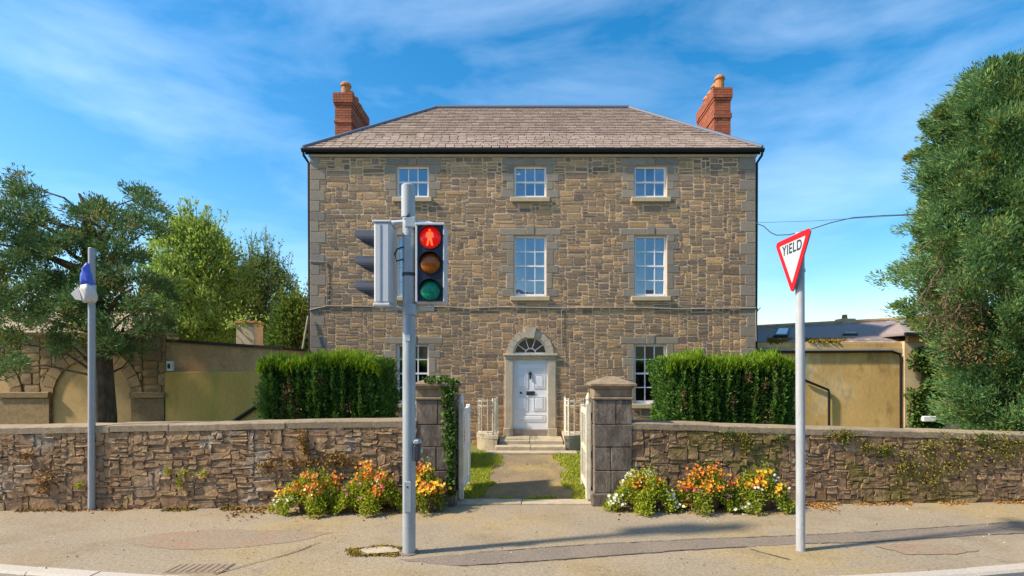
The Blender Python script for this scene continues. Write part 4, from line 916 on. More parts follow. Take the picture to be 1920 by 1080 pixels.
# cream lodge wall on the far right
lod = thing('lodge', 'cream rendered lodge with small slate roof behind the tall cypress', 'building', (13, BYY+1, 0))
q = MB(); q.box(G1+.01, 19, BYY-.12, BYY+4, 0, gz(640)); q.build('wall', M['render_cream'], lod)
q = MB(); L0, L1 = gx(1680), gx(1765); q.ring([[(L0, BYY-.4, gz(630)), (L1, BYY-.4, gz(630)), (L1, BYY+2, gz(630)), (L0, BYY+2, gz(630))], [(L0, BYY-.4, gz(626)), (L1, BYY-.4, gz(626)), (L1, BYY+2, gz(626)), (L0, BYY+2, gz(626))], [(L0+.5, BYY+.6, gz(603)), (L1+.1, BYY+.6, gz(600)), (L1+.1, BYY+1, gz(600)), (L0+.5, BYY+1, gz(603))]]); lr = q.build('roof', M['grey_roof'], lod)
q = MB(); q.box(L0-.02, L1, BYY-.45, BYY-.37, gz(632), gz(625)); q.build('gutter', M['black'], lr)
q = MB(); q.box(L0+.2, L1, BYY-.2, BYY-.11, gz(642), gz(630.5)); q.build('soffit', M['render_tan'], lod)
q = MB(); q.box(gx(1755), gx(1766), BYY-.126, BYY-.1, .2, gz(705)); q.build('doorway', M['iron'], lod)
q = MB(); q.box(gx(1712), gx(1736), BYY-.42, BYY-.3, gz(788), gz(778), .015); fl = q.build('wall_lamp', M['white'], lod)
q = MB(); q.tube([(gx(1738), BYY-.36, gz(783)), (gx(1742), BYY-.1, gz(781))], .02, 6); q.build('lamp_arm', M['iron'], fl)
iv = thing('wall_ivy', 'green ivy covering the cream lodge wall beside the drainpipe', 'ivy', (gx(1725), BYY-.2, .2))
n = 5200; zi = rng.uniform(.4, 3.2, n); xi_ = np.where(rng.random(n) < .6, rng.normal(gx(1722), .42, n), rng.normal(gx(1740), .22, n)); keep = (np.sin(xi_*5+zi*3)+np.sin(zi*6-xi_*3)+(1.9-zi)*1.1 > -.9) & (xi_ > gx(1690)) & (xi_ < gx(1755))
xi_, zi = xi_[keep], zi[keep]; C = np.stack([xi_, BYY-.16-rng.random(len(xi_))*.14, zi], 1); D = rng.normal(0, .6, C.shape); D[:, 1] -= .5; D[:, 2] -= .4
leaves('ivy_leaves', C, D, rng.uniform(.06, .13, len(C)), rng.uniform(.06, .10, len(C)), M['ivy'], iv, kind='stuff')
q = MB(); q.tube([(gx(1700), BYY-.14, .25), (gx(1712), BYY-.14, 1.5), (gx(1735), BYY-.14, 3.0)], [.03, .02, .01], 6); q.build('ivy_stem', M['twig'], iv)

# ================================================================== TREES
def conifer(name, label, base, clumps, outd, m, n_leaf, rad, lsize, trunk, twigs, wr=.36, reach=0):
    t = thing(name, label, 'tree', base, 0)
    q = MB(); q.tube(trunk[0], trunk[1], 10); q.build('trunk', M['bark'], t)
    q = MB()
    for a, b, r_ in twigs:
        a, b = Vector(a), Vector(b); mid = a.lerp(b, .5)+Vector((random.uniform(-.15, .15), random.uniform(-.15, .15), random.uniform(-.1, .25)))
        q.tube([a, mid, b], [r_, r_*.65, r_*.25], 5)
    if q.v: q.build('branches', M['bark'], t, kind='stuff')
    C, D = clump_leaves(clumps, n_leaf, rad, .75, outd, .25, reach=reach)
    leaves('crown', C, D, rng.uniform(lsize[0], lsize[1], len(C)), rng.uniform(lsize[0]*wr, lsize[1]*wr, len(C)), m, t, kind=None)
    return t
# right cypress: envelope by height
TX, TY = ax(1895, 12.2), 12.2
prof = [(0.53, 0.78), (1.25, 1.0), (2.32, 1.04), (2.9, 1.17), (3.57, 1.48), (4.15, 1.74), (4.83, 1.87), (5.4, 1.52), (5.89, 1.65), (6.75, 1.39), (7.53, 1.26), (8.11, 1.13), (8.59, 1.09), (8.97, 0.83), (9.26, 0.3)]
pz, pr_ = np.array([a for a, b in prof]), np.array([b for a, b in prof])
cl, od, sz = [], [], []
tries = 0
while len(cl) < 1000 and tries < 60000:
    tries += 1
    z = random.uniform(.6, 9.25); r_ = float(np.interp(z, pz, pr_)); a = random.uniform(0, 2*math.pi)
    rr_ = r_*(1+.17*math.sin(a*5+z*1.7)+.14*math.sin(a*9-z*2.9)+.12*math.sin(z*5.3+a*3))*random.uniform(.78, 1.04)
    if math.sin(a*7+z*3.1)+math.sin(z*6.1-a*4) > .95: continue
    c = (TX+rr_*math.cos(a), TY+rr_*math.sin(a)*.9, z)
    if any((c[0]-q[0])**2+(c[1]-q[1])**2+(c[2]-q[2])**2 < .22**2 for q in cl): continue
    cl.append(c); od.append((math.cos(a)*.8, math.sin(a)*.8, .45)); sz.append(random.uniform(.17, .34))
for _ in range(150):
    z = random.uniform(1.6, 9.25); a = random.uniform(0, 2*math.pi); r_ = float(np.interp(z, pz, pr_))*(1+.17*math.sin(a*5+z*1.7)+.14*math.sin(a*9-z*2.9)); f0 = random.uniform(.12, .5)
    for k in range(4):
        rk = r_*.92+f0*k/3; cl.append((TX+rk*math.cos(a), TY+rk*math.sin(a)*.9, z+.10*k*random.uniform(-.4, 1.4))); od.append((math.cos(a), math.sin(a), .45)); sz.append(.17-.03*k)
for _ in range(480):
    z = random.uniform(.9, 8.8); r_ = float(np.interp(z, pz, pr_))*random.uniform(.3, .75); a = random.uniform(0, 2*math.pi)
    cl.append((TX+r_*math.cos(a), TY+r_*math.sin(a)*.9, z)); od.append((math.cos(a)*.6, math.sin(a)*.6, .3)); sz.append(random.uniform(.25, .4))
cl, od = np.array(cl), np.array(od)
tw = [((TX, TY, z_), (TX+math.cos(a_)*r2, TY+math.sin(a_)*r2, z_+.3), .05) for z_, a_, r2 in [(random.uniform(1.2, 8.5), random.uniform(0, 6.28), random.uniform(.8, 1.5)) for _ in range(46)]]
cyp = conifer('cypress_tree', 'tall blue green cypress rising behind the mossy stone wall', (TX, TY, .1), cl, od, M['conR'], 190, np.array(sz), (.06, .15),
    ([(TX, TY, -.05), (TX+.05, TY, 3), (TX-.05, TY, 6.5), (TX, TY, 9.4)], [.32, .24, .14, .03]), tw, .24, .8)
# bare hanging twigs on its left side
q = MB()
for k in range(34):
    a = Vector((TX-1.45+random.uniform(-.25, .3), TY-.4+random.uniform(-.5, .6), random.uniform(3.6, 5.3))); L_ = random.uniform(.5, 1.25); dx = -random.uniform(.25, .85)
    q.tube([a, a+Vector((dx*.6, random.uniform(-.2, .2), -.05*L_)), a+Vector((dx, random.uniform(-.2, .2), -L_*.5)), a+Vector((dx*.8+random.uniform(-.1, .3), random.uniform(-.2, .2), -L_))], [.016, .012, .008, .004], 4)
q.build('bare_twigs', M['twig'], cyp, kind='stuff')
C = np.array([(TX-1.5+random.gauss(0, .25), TY-.5+random.gauss(0, .35), random.uniform(2.5, 4.2)) for _ in range(900)]); leaves('dry_foliage', C, rng.normal(0, 1, C.shape)-np.array([.3, 0, .6]), .09, .022, M['dryfol'], cyp, kind='stuff')
# left cedar: horizontal plates of foliage with gaps
LX, LY = ax(196, 12.3), 12.3
lobes = [  # px x, px y, rx px, ry px
 (30,400,55,35),(55,350,32,22),(15,470,60,50),(90,440,60,40),(125,500,70,50),(40,560,70,45),(110,590,70,40),(190,430,55,45),(165,395,30,22),(215,480,50,40),(250,540,50,40),(180,560,60,40),(235,600,55,32),(285,615,32,24),(250,662,30,14),(200,645,36,18),(135,648,36,14),(300,560,26,30),(262,370,26,16),(285,395,18,14),(280,430,22,14),(240,420,25,20),(-40,450,50,60),(-40,560,60,60),(10,640,30,20),(20,690,22,18),(-60,380,40,40)]
cl, od = [], []
for (x, y, rx, ry) in lobes:
    for _ in range(int(rx*ry/92)+5):
        a = random.uniform(0, 6.28); q_ = random.random()**.5; yy = LY+random.gauss(0, .8)
        cl.append(at(x+rx*q_*math.cos(a), y+ry*q_*math.sin(a), yy)); od.append((math.cos(a)*.5, -.3, .3-math.sin(a)*.25))
cl, od = np.array(cl), np.array(od)
tw = []
for (x, y, rx, ry) in lobes: tw.append(((LX+random.uniform(-.1, .1), LY, min(max(az(y+70, LY), 2.2), 5.6)), at(x, y, LY+random.uniform(-.4, .4)), .07 if rx > 35 else .035))
ced = conifer('cedar_tree', 'spreading dark cedar with broken top above the arcade wall', (LX, LY, .1), cl, od, M['conL'], 120, rng.uniform(.14, .28, len(cl)), (.06, .12),
    ([(LX, LY, -.05), (LX+.03, LY, 1.3), (LX-.05, LY, 3), (ax(165, LY), LY, 5), (ax(160, LY), LY, az(385, LY)), (ax(148, LY), LY, az(363, LY))], [.25, .22, .17, .12, .07, .02]), tw, .28, .5)
# deciduous trees behind
def leafy(name, label, x, y0, y1, Y, rx, m, seed, n, shoots, lf=(.10, .20), topshoot=1.0):
    r = random.Random(seed); X = ax(x, Y); z0, z1 = az(y0, Y), az(y1, Y); rX = rx*Y/F
    t = thing(name, label, 'tree', (X, Y, 0))
    q = MB(); q.tube([(X, Y, -.1), (X+.1, Y, z0+.5), (X-.1, Y, (z0+z1)/2), (X, Y, z1-.8)], [.25, .2, .12, .03], 8); q.build('trunk', M['bark'], t)
    cl, od = [], []
    for _ in range(n):
        u = r.random(); a = r.uniform(0, 6.28); zc = z0+(z1-z0)*u; env = math.sin(math.pi*min(1, (u*.86+.14)))**.55*(1+.22*math.sin(3*a+u*7+seed)+.12*math.sin(7*a-u*11))
        q_ = r.random()**.4; cl.append((X+rX*env*q_*math.cos(a), Y+rX*env*q_*math.sin(a)*.8, zc)); od.append((math.cos(a)*.4, math.sin(a)*.4, .5))
    C1, D1 = clump_leaves(np.array(cl), 34, rng.uniform(.22, .5, len(cl)), .9, np.array(od), .4)
    Cs, Ds = [C1], [D1]; sm = MB()
    for _ in range(shoots):
        c = r.choice(cl)
        if c[2] < z0+(z1-z0)*.45: continue
        L_ = r.uniform(.5, 1.3)*topshoot; tip = (c[0]+(c[0]-X)*.12*L_+r.gauss(0, .12), c[1]+r.gauss(0, .12), c[2]+L_)
        sm.tube([c, tip], [.014, .004], 4); k = 26; tt = np.array([r.random() for _ in range(k)])[:, None]
        Cs.append(np.array(c)+(np.array(tip)-np.array(c))*tt+rng.normal(0, .03, (k, 3))); Ds.append(rng.normal(0, .6, (k, 3))+np.array([0, 0, .9]))
    for c in cl[::9]: sm.tube([(X, Y, max(z0, c[2]-1.0)), c], [.04, .01], 4)
    sm.build('branches', M['bark'], t, kind='stuff')
    C, D = np.concatenate(Cs), np.concatenate(Ds)
    leaves('crown', C, D, rng.uniform(lf[0], lf[1], len(C)), rng.uniform(lf[0]*.4, lf[1]*.4, len(C)), m, t)
leafy('ash_tree', 'bright green upright tree behind the outbuilding, next to the cedar', 365, 660, 425, 19.5, 92, M['treeA'], 3, 760, 240)
leafy('willow_tree', 'dull green thin topped tree behind the small outbuilding chimney', 495, 660, 492, 21.5, 68, M['treeB'], 5, 480, 240, (.08, .15), 1.2)
leafy('shrub_tree', 'low yellowish green shrub against the house corner by the leaning pole', 555, 700, 572, 17.5, 42, M['treeC'], 8, 260, 20)
leafy('shrub_tree', 'bright low bush behind the arcade wall and outbuilding join', 300, 680, 560, 20.5, 60, M['treeA'], 9, 260, 20)
leafy('backdrop_tree', 'dark tree filling the gap behind the bright upright tree', 430, 670, 540, 24, 80, M['treeB'], 12, 380, 30)
leafy('backdrop_tree', 'dark tree behind the cedar and far shed', 120, 680, 520, 24, 150, M['treeC'], 13, 420, 10)

# ================================================================== PLANTERS
def planter(px, m_leaf, cols, label, w, hgt, seed, trail=1.0):
    r = np.random.default_rng(seed); X = ax(px, 9.1); Y = WY(X)-.30
    t = thing('flower_planter', label, 'planter', (X, Y, 0))
    q = MB(); n_ = 18
    rg = []
    for z_, rr_ in ((-.0, .20), (.12, .235), (.26, .26), (.27, .275), (.30, .275), (.30, .245), (.24, .23)): rg.append([(X+rr_*math.cos(2*math.pi*k/n_), Y+rr_*.9*math.sin(2*math.pi*k/n_), z_) for k in range(n_)])
    q.ring(rg); q.build('pot', M['pot'], t)
    n = 3000; a = r.uniform(0, 2*math.pi, n); q_ = r.random(n)**.5; lump = 1+.30*np.sin(a*3+seed)+.22*np.sin(a*7+seed*3); z = .22+hgt*lump*(1-q_**2.4)*r.random(n)**.6+r.normal(0, .04, n)
    C1 = np.stack([X+w*q_*np.cos(a), Y+.26*q_*np.sin(a)-.02, z+.05*np.sin(a*4)], 1)
    k = int(3400*trail); a2 = r.uniform(math.pi*.95, math.pi*2.05, k); tt = r.random(k)**.8; zt_ = .32*(1-tt)
    keep = np.sin(a2*5+seed)+.6*np.sin(a2*11+seed*2) > -.15
    lp2 = 1+.25*np.sin(a2*4+seed*1.7)+.15*np.sin(a2*9+seed)
    C2 = np.stack([X+(w*.7+w*.55*tt*lp2)*np.cos(a2)+r.normal(0, .04, k), Y+(.24+.20*tt*lp2)*np.sin(a2)+r.normal(0, .03, k), zt_+r.random(k)*.07+.01], 1)[keep]
    C = np.concatenate([C1, C2]); C[:, 1] = np.minimum(C[:, 1], WY(X)-.045); C[:, 2] = np.maximum(C[:, 2], .01)
    D = r.normal(0, .8, C.shape); D[:, 2] += .5; D[:, 1] -= .4
    leaves('foliage', C, D, r.uniform(.03, .065, len(C)), r.uniform(.022, .042, len(C)), m_leaf, t, kind='stuff')
    # blossoms: cupped five petal flowers
    for (key, cnt, where, size) in cols:
        V, Fc = [], []
        src = C1 if where == 'top' else (C2 if where == 'low' else C)
        if where == 'top': src = src[src[:, 2] > np.quantile(src[:, 2], .45)]
        cen_ = src[r.choice(len(src), max(3, cnt//7))]; cnt2 = int(cnt*1.9)
        for p_ in (cen_[r.choice(len(cen_), cnt2)]+r.normal(0, .055, (cnt2, 3))*np.array([1.2, .5, 1]) if cnt > 12 else src[r.choice(len(src), cnt)]):
            p_ = p_+np.array([r.normal(0, .02), -.03-.03*r.random(), .03+.02*r.random()])
            nn = Vector((r.normal(0, .45), -.8, .65+r.normal(0, .35))).normalized(); u = nn.orthogonal().normalized(); v_ = nn.cross(u); s = size*r.uniform(.7, 1.25); b0 = len(V); V.append(tuple(p_))
            for i in range(10):
                an = 2*math.pi*i/10; rad_ = s*(1 if i % 2 == 0 else .72); qv = Vector(p_)+(u*math.cos(an)+v_*math.sin(an))*rad_+nn*s*.3; V.append(tuple(qv))
            Fc += [(b0, b0+1+i, b0+1+(i+1) % 10) for i in range(10)]
        fm = MB(); fm.add(V, Fc); fm.build({'b_orange': 'orange_blossoms', 'b_yellow': 'yellow_blossoms', 'b_white': 'white_blossoms', 'b_pink': 'pink_blossoms'}[key], M[key], t, kind='stuff')
planter(592, M['lime'], [('b_orange', 110, 'top', .025), ('b_yellow', 40, 'top', .024), ('b_pink', 10, 'top', .024), ('b_white', 14, 'all', .022)], 'flower planter with lime trailing leaves and orange blooms, farthest from the gate pillar', .52, .38, 1, 1.3)
planter(695, M['lime'], [('b_orange', 80, 'top', .026), ('b_pink', 12, 'all', .025), ('b_white', 16, 'all', .02), ('b_yellow', 30, 'top', .025)], 'flower planter of mixed orange and pink blooms behind the signal pole', .52, .36, 2, 1.3)
planter(800, M['midleaf'], [('b_yellow', 80, 'top', .034), ('b_orange', 60, 'all', .028)], 'flower planter of yellow and orange blooms against the ivy pillar', .26, .42, 3, .25)
planter(1208, M['lime'], [('b_white', 60, 'all', .028), ('b_orange', 26, 'top', .024), ('b_yellow', 34, 'top', .024)], 'flower planter with many white trailing blooms beside the plain pillar', .48, .38, 4, 1.3)
planter(1325, M['midleaf'], [('b_orange', 150, 'top', .024), ('b_yellow', 60, 'top', .024), ('b_pink', 14, 'all', .024)], 'flower planter crowned with orange blooms and pink below', .48, .40, 5, 1.2)
planter(1428, M['midleaf'], [('b_yellow', 60, 'top', .034), ('b_white', 42, 'all', .026), ('b_orange', 24, 'top', .026)], 'flower planter of large yellow blooms and white flowers by the yield pole', .46, .42, 6, 1.1)
# dry leaves and weeds at the foot of the walls
def foot(x0, x1, n, m, name, label, ln, spread=.07, up=.15):
    X = rng.uniform(x0, x1, n); Y = np.array([WY(x) for x in X])-.03-np.abs(rng.normal(0, spread, n)); keep = np.sin(X*2.3)+np.sin(X*5.1+1) > -.5
    D = rng.normal(0, 1, (n, 3)); D[:, 2] = np.abs(D[:, 2])*up+.02
    return tag(leaves(name, np.stack([X, Y, np.full(n, .006)+rng.random(n)*.01], 1)[keep], D[keep], ln, ln*.6, m), label, 'litter', kind='stuff')
foot(-9.0, -2.1, 1100, M['litter'], 'fallen_leaves', 'dry fallen leaves at the wall foot by the thin grey pole', .05)
foot(-5.0, -2.2, 600, M['litter'], 'fallen_leaves', 'dry brown leaves under the planters near the signal pole', .06, .3)
foot(1.3, 5.2, 1500, M['litter'], 'fallen_leaves', 'orange dry leaves under the planters near the yield pole', .055, .24)
foot(4.5, 9.5, 1100, M['litter'], 'fallen_leaves', 'dry fallen leaves at the foot of the mossy wall', .05)
foot(-6.4, -5.0, 900, M['moss'], 'pavement_moss', 'yellow moss patch on the pavement between thin pole and planters', .05, .08)
n = 420; X = rng.uniform(-8, 8, n); Y = rng.uniform(6.2, 9.3, n)
D = rng.normal(0, 1, (n, 3)); D[:, 2] *= .08
tag(leaves('pavement_grit', np.stack([X, Y, np.full(n, .014)], 1), D, rng.uniform(.012, .035, n), rng.uniform(.01, .025, n), mat('grit', None, rnd='island', ramp=[(.06,.05,.04), (.55,.50,.42), (.10,.08,.06), (.35,.22,.08), (.60,.56,.50)], var=0)), 'scattered grit and gum spots on the pavement', 'grit', kind='stuff')
def wall_tufts(spots, ly, m, name, label, n=60):
    Cs, Ds = [], []
    for (x, y, s, h) in spots:
        Y = ly(ax(x, 9.5))-.04; c = np.array(at(x, y, Y)); sc = Y/F
        P_ = rng.normal(0, 1, (n, 3))*np.array([s*sc*.55, .015, h*sc*.5]); Cs.append(c+P_); d = rng.normal(0, .5, (n, 3)); d[:, 1] -= .8; d[:, 2] -= .3; Ds.append(d)
    C, D = np.concatenate(Cs), np.concatenate(Ds)
    return tag(leaves(name, C, D, rng.uniform(.03, .065, len(C)), .025, m), label, 'moss', kind='stuff')
wall_tufts([(1585,818,40,14),(1575,815,20,10),(1625,840,14,12),(1658,845,14,14),(1690,850,40,28),(1740,840,30,26),(1700,873,30,14),(1735,895,45,25),(1780,828,40,18),(1800,862,30,30),(1840,835,26,30),(1860,820,50,16),(1895,830,40,18),(1765,880,50,25),(1380,820,30,10),(1400,830,10,20),(1880,850,40,20)], WRY, leafmat('wall_moss', [(.20,.19,.02), (.27,.23,.03), (.15,.17,.02), (.30,.19,.03)], .1), 'wall_moss', 'yellow green moss growing on the wall behind the yield sign', 110)
wall_tufts([(1840,822,14,14),(1655,847,6,6),(1585,822,10,10),(1367,812,8,6),(1463,820,12,8)], WRY, M['ivy'], 'wall_ferns', 'small green ferns under the coping of the mossy wall', 60)
wall_tufts([(590,868,50,12),(560,866,40,14),(497,873,22,14),(640,866,30,10),(566,822,8,20),(572,840,6,16),(630,855,30,8)], WLY, leafmat('rust_moss', [(.33,.15,.02), (.28,.17,.03), (.38,.20,.03)], .1), 'rusty_moss', 'rust coloured moss on the wall above the lime leaved planters', 110)
wall_tufts([(87,892,16,22),(50,855,8,8),(84,910,8,14)], WLY, M['litter'], 'dry_weed', 'dry tan weed hanging on the wall beside the thin pole', 80)
wall_tufts([(350,885,14,8),(315,884,6,6),(380,886,8,6),(150,908,10,6),(338,905,5,10)], WLY, M['lime'], 'wall_weeds', 'small green weeds in the wall joints beside the thin pole', 40)

# ================================================================== STREET FURNITURE
# traffic signal
PY = F*H/(1037-VY); PX = ax(767, PY)
sx_ = lambda x: ax(x, PY); sz_ = lambda y: az(y, PY)
sig = thing('traffic_signal', 'grey traffic signal pole with two lamp heads and red man lit', 'traffic signal', (PX, PY, 0))
q = MB(); q.cyl(PX, PY, -.05, sz_(407), .083, .083, 24); pole = q.build('pole', M['galv'], sig, smooth=False)
q = MB(); q.tube([(PX-.01, PY, sz_(408)), (PX-.01, PY, sz_(349)), (PX-.01, PY, sz_(347))], [.088, .088, .075], 24); q.build('pole_cap', M['polewhite'], sig)
for y_ in (441, 515): q = MB(); q.tube([(PX, PY, sz_(y_+3)), (PX, PY, sz_(y_-3))], .089, 24); q.build('band_clamp', M['galv'] if y_ < 500 else M['visor'], sig)
q = MB(); q.box(PX-.045, PX+.045, PY-.088, PY-.06, .55, .95, .006); ad = q.build('access_door', M['galv'], sig)
q = MB(); q.tube([(PX, PY-.092, .88), (PX, PY-.085, .88)], .012, 8); q.build('door_screw', M['iron'], ad)
q = MB(); q.tube([(PX, PY, -.01), (PX, PY, .012), (PX, PY, .02)], [.13, .125, .09], 20); q.build('base_collar', M['patch_grey'], sig)
q = MB(); q.cyl(PX, PY, .35, .365, .0855, n=24); q.build('joint_ring', M['galv2'], sig)
for y_ in (418, 579):
    q = MB(); q.tube([(sx_(717), PY, sz_(y_+(8 if y_ < 500 else -8))), (sx_(718), PY, sz_(y_+2)), (sx_(726), PY, sz_(y_)), (PX-.05, PY, sz_(y_-2 if y_ < 500 else y_))], .028, 8); q.build('bracket_arm', M['sighead'], sig)
    q = MB(); q.tube([(PX+.05, PY, sz_(y_-1 if y_ < 500 else y_)), (sx_(804), PY, sz_(y_)), (sx_(810), PY, sz_(y_+2)), (sx_(811), PY, sz_(y_+(8 if y_ < 500 else -8)))], .028, 8); q.build('bracket_arm', M['sighead'], sig)
for zz_ in (sz_(418), sz_(580)): q = MB(); q.box(PX-.04, PX+.105, PY-.09, PY+.09, zz_-.08, zz_+.06, .012); q.build('bracket_clamp', M['galv'], sig)
def text_mesh(txt, size, m, name, parent, mw, ext=.002):
    cu = bpy.data.curves.new(name, 'FONT'); cu.body = txt; cu.size = size; cu.align_x = 'CENTER'; cu.align_y = 'CENTER'; cu.extrude = ext; cu.offset = size*.012; cu.space_character = 1.12
    to = bpy.data.objects.new(name+'_src', cu); COL.objects.link(to); bpy.context.view_layer.update()
    me = bpy.data.meshes.new_from_object(to.evaluated_get(bpy.context.evaluated_depsgraph_get())); bpy.data.objects.remove(to); bpy.data.curves.remove(cu)
    me.name = name; me.materials.clear(); me.materials.append(m); me.transform(mw); o = bpy.data.objects.new(name, me); COL.objects.link(o); o.parent = parent; return o
from mathutils import Matrix
text_mesh('4', .17, M['signblack'], 'number_mark', sig, Matrix.Translation((0.0, -.0875, sz_(413)))@Matrix.Rotation(R(90), 4, 'X'))
q = MB(); q.box(PX+.07, PX+.155, PY-.09, PY+.07, sz_(863), sz_(832), .02); pb = q.build('push_button_box', M['visor'], sig)
q = MB(); q.box(PX+.075, PX+.150, PY-.10, PY+.06, sz_(831.5), sz_(823), .015); q.build('indicator_top', M['galv'], pb)
q = MB(); q.tube([(PX+.155, PY-.02, sz_(845)), (PX+.172, PY-.02, sz_(845))], .03, 10); q.build('button', M['sighead'], pb)
q = MB(); q.tube([(PX-.06, PY-.06, sz_(465)), (PX-.13, PY-.09, sz_(470)), (PX-.165, PY-.09, sz_(480)), (PX-.14, PY-.09, sz_(492)), (PX-.06, PY-.06, sz_(488))], .012, 6); q.build('cable_loop', M['visor'], sig)
q = MB(); q.box(PX-.03, PX+.03, PY-.0865, PY-.08, sz_(640), sz_(628)); q.build('pale_patch', M['signwhite'], sig)  # pale sticker on the pole
# head facing the camera
hx0, hx1, hz0, hz1 = sx_(783), sx_(837), sz_(571), sz_(424); hy = PY-.10
q = MB(); q.box(hx0, hx1, hy+.0, hy+.22, hz0, hz1, .02); head = q.build('signal_head', M['sighead'], sig)
q = MB(); q.box(hx0+.028, hx1-.025, hy-.012, hy+.03, hz0+.03, hz1-.025, .006); q.build('face_panel', M['sigface'], head)
for (bx0, bx1) in ((hx0+.0, hx0+.026), (hx1-.023, hx1)): q = MB(); q.box(bx0, bx1, hy-.03, hy+.02, hz0+.02, hz1-.015, .006); q.build('side_rim', M['sighead'], head)
q = MB(); q.box(hx0, hx1, hy-.045, hy+.02, hz1-.023, hz1+.008, .006); q.build('top_rim', M['sighead'], head)
hxc = (hx0+hx1)/2
def disc(cx, y, cz, r_, dome, n=24):
    m_ = MB(); rings = []
    for f_, dy in ((1, 0), (.9, -dome*.4), (.6, -dome*.8), (.25, -dome)): rings.append([(cx+r_*f_*math.cos(2*math.pi*k/n), y+dy, cz+r_*f_*math.sin(2*math.pi*k/n)) for k in range(n)])
    m_.ring(rings); return m_
for y_, key, nm in ((450, 'lens_r', 'red_lens'), (497, 'lens_a', 'amber_lens'), (547, 'lens_g', 'green_lens')):
    cz = sz_(y_); r_ = .145
    ln_ = disc(hxc, hy-.014, cz, r_-.008, .03).build(nm, M[key], head, smooth=True)
    q = MB(); n = 24   # hood ring
    for k in range(n):
        a0, a1 = 2*math.pi*k/n, 2*math.pi*(k+1)/n
        dpt = lambda a: .05+.15*max(0, math.sin(a))**.7 if math.sin(a) > 0 else .04
        pts = [(hxc+r_*math.cos(a), hy-.012-d_, cz+r_*math.sin(a)) for a, d_ in ((a0, 0), (a1, 0), (a1, dpt(a1)*.45), (a0, dpt(a0)*.45))]
        pt2 = [(hxc+(r_-.006)*math.cos(a), hy-.012-d_, cz+(r_-.006)*math.sin(a)) for a, d_ in ((a0, 0), (a1, 0), (a1, dpt(a1)*.45), (a0, dpt(a0)*.45))]
        q.add(pts, [(0,1,2,3)]); q.add(pt2, [(3,2,1,0)]); q.add([pts[3], pts[2], pt2[2], pt2[3]], [(0,1,2,3)])
    q.build('lamp_hood', M['sigface'], head)
    if key == 'lens_r':
        man = MB(); s = .0046; yy = hy-.062
        def poly(pts): man.prism_y([(hxc+x*s, cz+z*s) for x, z in pts], yy, yy+.012)
        poly([(math.cos(2*math.pi*k/10)*3.2, 18.5+math.sin(2*math.pi*k/10)*3.6) for k in range(10)])
        poly([(-6.5,14), (6.5,14), (9,11), (10.5,2), (10,-1), (7.5,-1), (6,6), (5.5,-3), (8.5,-21), (10,-23), (4.5,-23), (0.2,-6), (-.2,-6), (-4.5,-23), (-10,-23), (-8.5,-21), (-5.5,-3), (-6,6), (-7.5,-1), (-10,-1), (-10.5,2), (-9,11)])
        man.build('red_man_symbol', M['man'], head)
# head seen from its side, facing left
ax0, ax1 = sx_(709), sx_(738)
q = MB(); q.box(ax0, ax1, PY-.19, PY+.19, sz_(571), sz_(424), .02); h2 = q.build('signal_head', M['sighead'], sig)
q = MB(); q.box(ax0-.02, ax1+.012, PY-.2, PY+.2, sz_(424.2), sz_(420), .008); q.build('top_rim', M['sighead'], h2)
q = MB(); q.box(ax0-.012, ax1+.0, PY-.195, PY+.195, sz_(577), sz_(571.2), .008); q.build('bottom_rim', M['sighead'], h2)
q = MB(); q.box(ax0+.075, ax0+.09, PY-.197, PY-.188, sz_(568), sz_(428)); q.build('body_seam', M['galv2'], h2)
for y_ in (452, 500, 546):
    cz = sz_(y_); q = MB(); n = 20; Lv = ax0-sx_(671); r_ = .145
    out_, in_ = [], []
    a_ = [R(-40)+R(260)*k/n for k in range(n+1)]
    for k in range(n):
        def vp(a, rr_, far):
            s_ = math.sin(a); ln2 = Lv*(1 if s_ > .15 else max(.15, 1-(.15-s_)*.95)); return (ax0-(ln2 if far else -.01), PY+rr_*math.cos(a), cz+rr_*s_*.95)
        a0, a1 = a_[k], a_[k+1]
        q.add([vp(a0, r_, 0), vp(a1, r_, 0), vp(a1, r_, 1), vp(a0, r_, 1)], [(0,1,2,3)]); q.add([vp(a0, r_-.008, 0), vp(a1, r_-.008, 0), vp(a1, r_-.008, 1), vp(a0, r_-.008, 1)], [(3,2,1,0)])
        q.add([vp(a0, r_, 1), vp(a1, r_, 1), vp(a1, r_-.008, 1), vp(a0, r_-.008, 1)], [(0,1,2,3)])
    q.build('visor', M['visor'], h2)
    m_ = MB(); m_.tube([(ax0+.004, PY, cz), (ax0-.012, PY, cz)], [.135, .11], 20); m_.build('lens', M['lens_r' if y_ == 452 and False else ('lens_a' if y_ == 500 else 'lens_g')] if y_ != 452 else M['signred'], h2)
# yield sign
YY = F*H/(1032-VY); YX = ax(1501, YY)
ys = thing('yield_sign', 'triangular red bordered yield sign on pale grey pole', 'sign', (YX, YY, 0))
q = MB(); q.tube([(YX, YY, -.05), (YX+.0, YY, 1.2), (YX-.01, YY, az(436, YY))], .057, 20); q.build('pole', M['polewhite'], ys)
yaw = R(87); ux = Vector((math.cos(yaw), -math.sin(yaw), 0)); nn = Vector((-math.sin(yaw), -math.cos(yaw), 0)); zc = az(442, YY)-.40
cen = Vector((YX, YY, 0))+nn*.095+Vector((-.015, 0, 0))
def tri(s, rr_, n=5):
    hh = s*math.sqrt(3)/2; V_ = [(-s/2, hh/3), (s/2, hh/3), (0, -2*hh/3)]; out = []
    for i, (x, z) in enumerate(V_):
        L_ = math.hypot(x, z); c = (x-x/L_*rr_*2, z-z/L_*rr_*2); a = math.atan2(z, x)
        for k in range(n): an = a+R(60)-R(120)*k/(n-1); out.append((c[0]+rr_*math.cos(an), c[1]+rr_*math.sin(an)))
    return out
